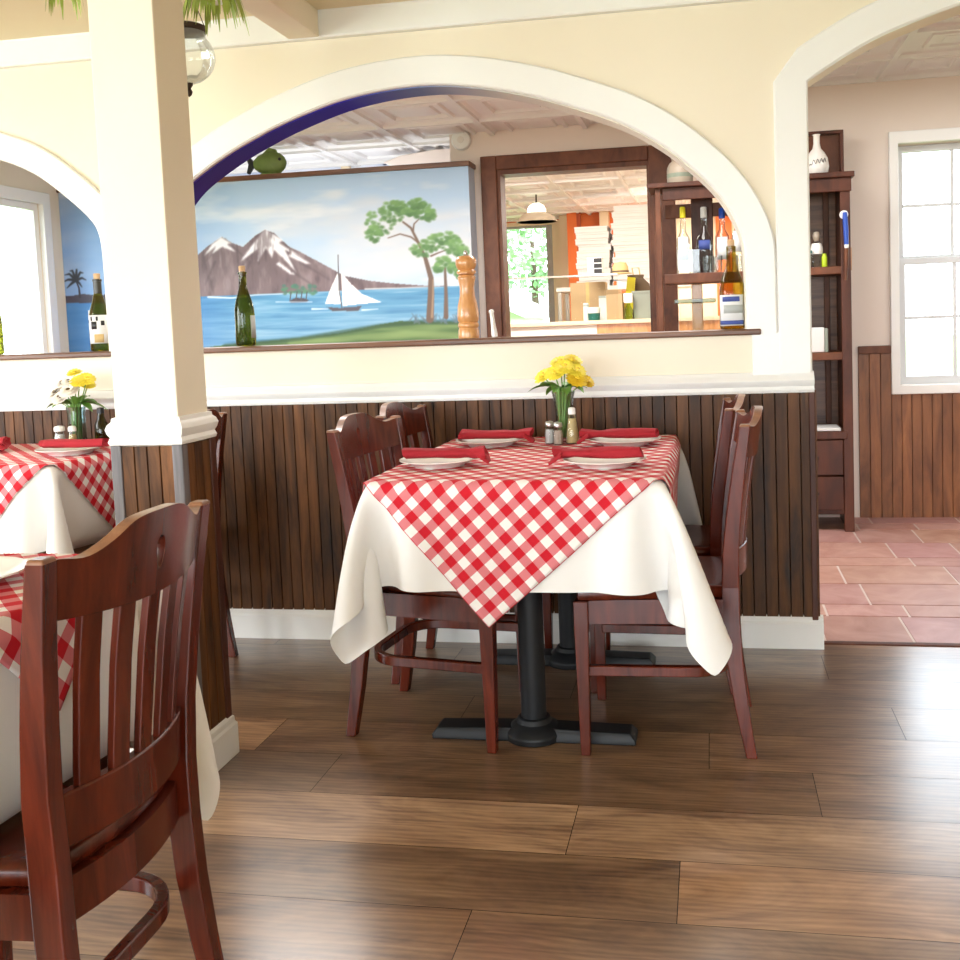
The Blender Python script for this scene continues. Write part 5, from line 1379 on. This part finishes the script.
# ------------------------------------------------------------------ kitchen beyond the hatch
zk = at(505, 203, Y=YK).z
kw0, kw1 = at(430, 260, Y=YK).x, at(553, 260, Y=YK).x
kzt = at(525, 226, Y=YK).z
rect_wall('wall_kitchen', 'kcream', -4.6, 0.84, 2.5, [(kw0, kw1, 0.3, kzt)], 'y', YK, YK + 0.15, 'cream and orange far kitchen wall')
struct(MB().box(-4.62, -4.5, YM + 0.9, YK, 0, 2.5).build('wall_kitchen_left', 'kcream'))
struct(MB().box(0.72, 0.84, YM + 0.14, YK, 0, 2.5).build('wall_kitchen_right', 'kcream'))
struct(MB().box(kw0 - 0.1, at(560, 215, Y=YK).x, YK - 0.02, YK, at(525, 222, Y=YK).z, at(525, 211, Y=YK).z).build('trim_7', 'orange'))
def wallstrip(n, m, px0, px1, Y, py0=205, d=0.08):
    return struct(MB().box(at(px0, 240, Y=Y).x, at(px1, 240, Y=Y).x, Y, Y + d, 0, zk if py0 is None else at(560, py0, Y=Y).z).build(n, m))
wallstrip('trim_8', 'kcream', 559.5, 567.5, YK - 0.25, None, .2)
wallstrip('trim_9', 'orange', 567.5, 577, YK - 0.45, 211)
wallstrip('trim_10', 'orange_shaded', 576, 581, YK - 0.43, 211, .06)  # shaded right face of the orange column, coloured darker
wallstrip('trim_11', 'orange', 581, 600, YK - 0.3, 212)
wallstrip('trim_12', 'kcream', 600, 609, YK - 0.45, None, .2)
wallstrip('trim_13', 'orange', 609, 660, YK - 0.3, 212)
wallstrip('trim_14', 'kcream', 664, 760, YK - 0.32, 200)
wallstrip('trim_15', 'orange', 716, 732, YK - 0.36, 214, .03)
w4 = struct(thing('window_4', 'x', 'x'), 'large kitchen window looking out on a tree'); del w4['category']
f = MB().holes([(kw0, 0.3), (kw1, 0.3), (kw1, kzt), (kw0, kzt)], [[(kw0 + 0.08, 0.38), (kw1 - 0.075, 0.38), (kw1 - 0.075, kzt - 0.03), (kw0 + 0.08, kzt - 0.03)]], YK + 0.0, YK + 0.07)
struct(f.build('window_sash', plain('grey_window_frame', (0.34, 0.33, 0.31, 1), 0.5), w4, bevel=0.004))
struct(MB().box(kw0 + 0.08, kw1 - 0.075, YK + 0.03, YK + 0.036, 0.38, kzt - 0.03).build('pane', 'pane', w4))

# pendant lamp in the kitchen
YL = 9.6
lp = at(537, 222, Y=YL); lw = 43 * 0.5 * YL / 1000 * 0.96
kl = thing('pendant_lamp', 'cream dome pendant lamp seen through the hatch', 'lamp', (lp.x, YL, ZT))
d0 = lp.z - ZT
MB().lathe([(lw, d0), (lw * 0.98, d0 + 0.012), (lw * 0.8, d0 + 0.055), (lw * 0.52, d0 + 0.088), (lw * 0.45, d0 + 0.090), (lw * 0.40, d0 + 0.072), (lw * 0.8, d0 + 0.04), (lw * 0.96, d0)], seg=36).build('shade', 'shade', kl, smooth=50)
MB().lathe([(lw * 0.46, d0 + 0.088), (lw * 0.45, d0 + 0.12), (lw * 0.36, d0 + 0.155), (lw * 0.16, d0 + 0.178), (0, d0 + 0.18)], seg=28).build('glass_dome', 'bulb', kl, smooth=50)
MB().tube([(0, 0, d0 + 0.178), (0, 0, -0.002)], 0.008, 8).build('rod', 'bronze', kl)

# counter with glass guard
YC = 8.6
cz = at(580, 321, Y=YC).z
ct = thing('serving_counter', 'cream and wood serving counter in the kitchen behind the hatch', 'counter', (0, YC, 0))
cx0, cx1, cxm = at(470, 320, Y=YC).x, 0.70, at(597, 330, Y=YC).x
part('worktop', 'kcream', ct, cx0, cx1, -0.03, 0.7, cz - 0.035, cz)
part('front_panel', 'white', ct, cx0, cxm, 0.0, 0.03, 0, cz - 0.035); part('wood_panel', 'maple', ct, cxm, cx1, 0.0, 0.03, 0, cz - 0.035)
part('carcass', 'kcream', ct, cx0, cx1, 0.03, 0.68, 0, cz - 0.036)
gz = at(560, 276, Y=YC).z
gg = thing('glass_guard', 'clear glass guard standing on the serving counter', 'glass guard', (0, YC + 0.02, cz + 0.0003))
part('front_pane', 'sheet', gg, cx0 + 0.1, at(618, 300, Y=YC).x, 0.0, 0.008, 0, gz - cz - 0.01, bev=0)
part('top_pane', 'sheet', gg, cx0 + 0.1, at(618, 300, Y=YC).x, 0.0, 0.25, gz - cz - 0.0098, gz - cz, bev=0)
part('edge_strip', 'metal', gg, cx0 + 0.1, at(618, 300, Y=YC).x, -0.006, -0.0002, gz - cz - 0.012, gz - cz + 0.002, bev=0)

zc = cz + 0.0004
def kbox(name, label, cat, px0, px1, py0, py1, Y, m, d=0.2, z=None):
    a = at(px0, py1, Y=Y); b = at(px1, py0, Y=Y); z0 = zc if z is None else z
    t = thing(name, label, cat, ((a.x + b.x) / 2, Y, z0))
    w = (b.x - a.x) / 2; h = b.z - z0
    return t, w, h
t, w, h = kbox('cardboard_box', 'open tan cardboard box on the serving counter', 'box', 608, 623, 293, 318, YC + 0.17, 'card')
MB().holes([(-w, -0.1), (w, -0.1), (w, 0.1), (-w, 0.1)], [[(-w + 0.005, -0.095), (w - 0.005, -0.095), (w - 0.005, 0.095), (-w + 0.005, 0.095)]], 0.004, h)
bxm = MB(); bxm.rings([[(sx * (w - i), sy * (0.1 - i), z) for sx, sy in ((-1, -1), (1, -1), (1, 1), (-1, 1))] for i, z in ((0, 0), (0, h), (0.005, h), (0.005, 0.006))]); bxm.build('box_body', 'card', t)
MB().extr([(-0.1, h), (-0.118, h + 0.03), (-0.120, h + 0.028), (-0.104, h - 0.004)], 'x', -w, w).build('flap', 'card', t)
t, w, h = kbox('storage_bin', 'grey green storage bin at right on the serving counter', 'bin', 634, 656, 291, 317, YC + 0.16, 'greybin')
MB().rings([[(sx * (w - i), sy * (0.12 - i), z) for sx, sy in ((-1, -1), (1, -1), (1, 1), (-1, 1))] for i, z in ((0.01, 0), (0, h), (0.008, h), (0.015, 0.01))]).build('body', 'greybin', t, bevel=0.004)
MB().rings([[(sx * (w + i), sy * (0.12 + i), z) for sx, sy in ((-1, -1), (1, -1), (1, 1), (-1, 1))] for i, z in ((0.006, h - 0.012), (0.006, h + 0.004), (-0.01, h + 0.004), (-0.01, h - 0.012))]).build('rim', 'greybin', t)
t, w, h = kbox('plastic_tub', 'white tub with teal band on the serving counter', 'tub', 588, 600, 307, 319, YC + 0.1, 'teal')
MB().lathe([(w * 0.9, 0), (w, h * 0.55)], seg=24).build('tub_body', 'teal', t, smooth=40); MB().lathe([(w * 1.01, h * 0.55), (w * 1.03, h * 0.95), (w * 0.9, h), (0, h)], seg=24).build('lid', 'white', t, smooth=40)
t, w, h = kbox('spray_bottle', 'pale green spray bottle with white head on the serving counter', 'bottle', 624, 633, 293, 318, YC + 0.0, 'paleleaf')
MB().lathe([(w * 0.85, 0), (w * 0.95, 0.01), (w * 0.9, h * 0.35), (w * 0.4, h * 0.52), (w * 0.35, h * 0.6)], seg=20).build('bottle_body', glass('pale_green_plastic', (0.75, 0.85, 0.5, 1), 0.2), t, smooth=45)
part('spray_head', 'white', t, -w * 0.95, w * 0.9, -0.03, 0.03, h * 0.62, h, bev=0.01)
t, w, h = kbox('storage_crate', 'brown carton behind the glass guard', 'box', 573, 606, 282, 318, YC + 0.42, 'card')
MB().box(-w, w, -0.12, 0.12, 0, h).build('carton', 'card', t, bevel=0.003); MB().box(-w * .1, w * .1, -0.1215, 0.1215, 0.002, h + 0.0015).build('tape', 'tanstraw', t)
t, w, h = kbox('white_canister', 'white canister at left of the teal tub', 'canister', 583.5, 588.5, 303, 319, YC + 0.12, 'white')
MB().lathe([(w, 0), (w, h * 0.9), (w * 0.9, h), (0, h)], seg=20).build('can_body', 'white', t, smooth=40); MB().lathe([(w * 1.04, h * 0.8), (w * 1.04, h * 0.92)], seg=20).build('band', 'labelgrey', t, smooth=40)
t, w, h = kbox('receipt_pad', 'small white pad leaning behind the cardboard box', 'pad', 599, 607.5, 296, 304, YC + 0.27, 'paper')
MB().box(-w, w, -0.012, 0.012, h * 0.0, h).build('pad_sheets', 'paper', t); MB().box(-w, w, -0.015, 0.015, h * 0.92, h * 1.02).build('pad_binding', 'labelgrey', t)

# pizza boxes in two stacks on the back table
YX = 9.75
bt_ = thing('prep_table', 'white prep table under the stacked pizza boxes', 'table', (0, YX, 0))
tz = at(600, 287, Y=YX).z
part('tabletop', 'white', bt_, at(560, 280, Y=YX).x, at(700, 280, Y=YX).x, -0.28, 0.32, tz - 0.04, tz)
for px in (563, 697):
    for dy in (-0.24, 0.28): part('leg', 'metal', bt_, at(px, 280, Y=YX).x - 0.02, at(px, 280, Y=YX).x + 0.02, dy - 0.02, dy + 0.02, 0, tz - 0.04)
def stack(px0, px1, pytop, n, where, seed):
    r = random.Random(seed); zt2 = at((px0 + px1) / 2, pytop, Y=YX).z; h = (zt2 - tz) / n
    xa, xb = at(px0, 260, Y=YX).x, at(px1, 260, Y=YX).x; w = (xb - xa) / 2; first = None
    ords = ['lowest', 'second', 'third', 'fourth', 'fifth', 'sixth', 'seventh', 'eighth', 'ninth', 'tenth', 'eleventh', 'twelfth', 'thirteenth', 'fourteenth']
    for k in range(n):
        word = 'topmost' if k == n - 1 else 'lowest' if k == 0 else ords[k] + ' from the bottom'
        lab = f'flat white pizza box, {word} of the {where} stack'
        loc = ((xa + xb) / 2 + r.uniform(-0.018, 0.018), YX + r.uniform(-0.015, 0.015), tz + 0.0004 + k * h)
        if first is None:
            first = thing('pizza_box', lab, 'box', loc, 0, 'stacked pizza boxes')
            MB().box(-w, w, -0.2, 0.2, 0, h * 0.62).build('tray', 'box', first, bevel=0.002)
            MB().box(-w - 0.003, w + 0.003, -0.203, 0.203, h * 0.64, h - 0.0012).build('lid', 'box', first, bevel=0.003)
        else: dup(first, loc, r.uniform(-0.02, 0.02), lab, 'stacked pizza boxes')
stack(580, 612, 228, 10, 'left, shorter', 1)
stack(616, 656, 207, 14, 'right, taller', 2)

p = at(597, 276, Y=YC + 0.15)
t = thing('cup_dispenser', 'small black and white dispenser on top of the glass guard', 'dispenser', (p.x - 0.02, YC + 0.13, gz + 0.0003))
part('case', 'white', t, -0.055, 0.075, -0.05, 0.05, 0, 0.15)
for k in range(3): part('slot', 'black', t, -0.0 + 0.003, 0.072, -0.0525, -0.0495, 0.012 + 0.046 * k, 0.05 + 0.046 * k)
p = at(623, 276, Y=YC + 0.14)
t = thing('straw_hat', 'round tan straw hat resting on the glass guard', 'hat', (p.x - 0.02, YC + 0.13, gz + 0.0005))
MB().lathe([(0.10, 0.0), (0.10, 0.004), (0.072, 0.012), (0.068, 0.06), (0.05, 0.095), (0.0, 0.105)], seg=28).build('crown', 'tanstraw', t, smooth=45)
MB().lathe([(0.074, 0.010), (0.0735, 0.028)], seg=28).build('band', 'bark', t, smooth=45)
p = at(628, 292, Y=YC + 0.3)
t = thing('yellow_packet', 'bright yellow packet leaning on the bin in the kitchen', 'packet', (p.x, YC + 0.30, zc))
hp = at(628, 278, Y=YC + 0.3).z - zc
MB().extr([(-0.05, 0), (0.03, 0), (0.07, hp), (0.0, hp + 0.01)], 'y', -0.02, 0.02).build('pouch', 'brightyellow', t, bevel=0.006)
MB().extr([(0.0, hp + 0.0095), (0.07, hp - 0.0005), (0.075, hp + 0.012), (0.005, hp + 0.022)], 'y', -0.012, 0.012).build('seal', 'bark', t, bevel=0.003)
p = at(640, 280, Y=YC + 0.42)
t = thing('paper_bag', 'crumpled dark brown paper bag behind the grey bin', 'bag', (p.x, YC + 0.45, zc))
hb = at(640, 278, Y=YC + 0.45).z - zc
MB().rings([[((0.10 * (1 + 0.1 * math.sin(5 * a + z * 30))) * math.cos(a) * s_ + ox, 0.07 * math.sin(a) * s_, z) for a in [2 * PI * k / 16 for k in range(16)]] for z, s_, ox in ((0, 1, 0), (hb * 0.5, 1.02, 0), (hb * 0.85, 0.9, -0.01), (hb, 0.6, -0.03), (hb * 1.08, 0.75, -0.04))]).build('bag_body', 'bark', t, smooth=40)
MB().tube([(-0.06, 0, hb * 1.05), (-0.07, 0, hb * 1.25), (-0.01, 0, hb * 1.25), (0.0, 0, hb * 1.05)], 0.006, 8).build('bag_handle', 'tanstraw', t)

# ------------------------------------------------------------------ outside
struct(MB().box(-40, 30, -30, 60, -0.5, -0.35).build('ground_outside', 'lawn'))
def tree(loc, h, r, label, seed):
    rr = random.Random(seed); t = thing('tree', label, 'tree', (loc[0], loc[1], -0.35))
    MB().tube([(0, 0, 0), (0.05, 0, h * 0.3), (0, 0.05, h * 0.6)], lambda u: 0.16 * (1 - 0.6 * u), 10).build('trunk', 'bark', t, smooth=True)
    cr = MB()
    for k in range(420):
        th, ph = rr.uniform(0, 2 * PI), math.acos(rr.uniform(-1, 1)); q = r * rr.uniform(0.55, 1.0)
        c = Vector((q * math.sin(ph) * math.cos(th), q * math.sin(ph) * math.sin(th), h * 0.68 + q * 0.95 * math.cos(ph)))
        for j in range(5):
            d = Vector((rr.uniform(-1, 1), rr.uniform(-1, 1), rr.uniform(-1, 1))).normalized(); e = d.orthogonal().normalized(); s_ = rr.uniform(0.08, 0.17)
            o_ = c + Vector((rr.uniform(-.2, .2), rr.uniform(-.2, .2), rr.uniform(-.2, .2)))
            cr.add([o_ - d * s_, o_ + e * s_ * .6, o_ + d * s_, o_ - e * s_ * .6], [(0, 1, 2, 3)])
    cr.build('crown', 'foliage', t, fix=False)
    return t
tree((-4.9, 28, 0), 6.4, 2.1, 'green leafy tree outside the kitchen window', 3)
tree((-1.2, 31, 0), 5.4, 1.7, 'smaller green tree right of the leafy one outside the kitchen', 4)
tree((-11.2, 9.5, 0), 6.5, 2.6, 'pale green tree outside the window beside the mural', 5)
hs = thing('house', 'white house with grey gable roof outside the kitchen window', 'house', (-6.2, 19, -0.35))
part('wall', 'siding', hs, -2.0, 2.4, 0, 4, 0, 1.75, bev=0.01)
MB().extr([(-2.3, 1.72), (0.2, 2.9), (2.75, 1.72), (2.75, 1.62), (0.2, 2.78), (-2.3, 1.62)], 'y', -0.3, 4.3).build('roof', 'roof', hs)
MB().extr([(-2.0, 1.75), (2.4, 1.75), (0.2, 2.77)], 'y', 0.0, 0.1).build('gable', 'siding', hs)
part('window', 'labelgrey', hs, 0.3, 1.3, -0.03, 0.02, 0.7, 1.3)

# ------------------------------------------------------------------ light
wld = bpy.data.worlds.new('sky'); S.world = wld; wld.use_nodes = True
bg = wld.node_tree.nodes['Background']; bg.inputs[0].default_value = (0.82, 0.91, 1.0, 1); bg.inputs[1].default_value = 9.0

def area(name, loc, target, sx, sy, power, col=(1, 1, 1), spread=180):
    L = bpy.data.lights.new(name, 'AREA'); L.shape = 'RECTANGLE'; L.size = sx; L.size_y = sy; L.energy = power; L.color = col
    L.spread = math.radians(spread)
    o = bpy.data.objects.new(name, L); COL.objects.link(o); o.location = loc
    d = (Vector(target) - Vector(loc)).normalized(); o.rotation_euler = d.to_track_quat('-Z', 'Y').to_euler()
    return o
# daylight at the windows behind and beside the camera
DAY = (0.93, 0.97, 1.0)
area('daylight_back_left', (-2.65, YN - 0.16, 1.32), (-2.65, 3, 1.2), 2.5, 1.6, 112, DAY)
area('daylight_back_middle', (0.0, YN - 0.16, 1.32), (0, 3, 1.2), 1.8, 1.6, 60, DAY)
area('daylight_left_near', (XL - 0.16, -1.6, 1.45), (3, -1.6, 1.3), 2.0, 1.3, 50, DAY)
area('daylight_left_far', (XL - 0.16, 1.2, 1.45), (3, 1.2, 1.3), 2.0, 1.3, 76, DAY)
# unseen fill lights added to brighten the rooms beyond
area('fill_light_mural_room', (-2.4, 4.55, 2.37), (-2.4, 4.55, 0), 1.2, 0.6, 54, (1, 0.98, 0.95))
area('fill_light_bar', (-0.3, 4.5, 2.37), (-0.3, 4.5, 0), 0.9, 0.6, 34, (1, 0.98, 0.95))
area('fill_light_entry', (1.6, 4.4, 2.37), (1.6, 4.4, 0), 0.9, 0.6, 20, (0.97, 0.98, 1))
area('fill_light_clouds', (-3.0, 6.62, 1.9), (-3.0, 7.1, 2.4), 2.4, 0.08, 11, (0.96, 0.97, 1))  # added strip hidden behind the mural panel, brightens the cloud wall
area('fill_light_kitchen', (-1.4, 7.6, 2.36), (-1.4, 8.2, 0), 1.2, 0.6, 90, (1, 0.95, 0.88))
area('fill_light_kitchen_far', (-0.2, 10.4, 2.30), (-0.4, 10.4, 0), 1.2, 0.6, 80, (1, 0.95, 0.88))
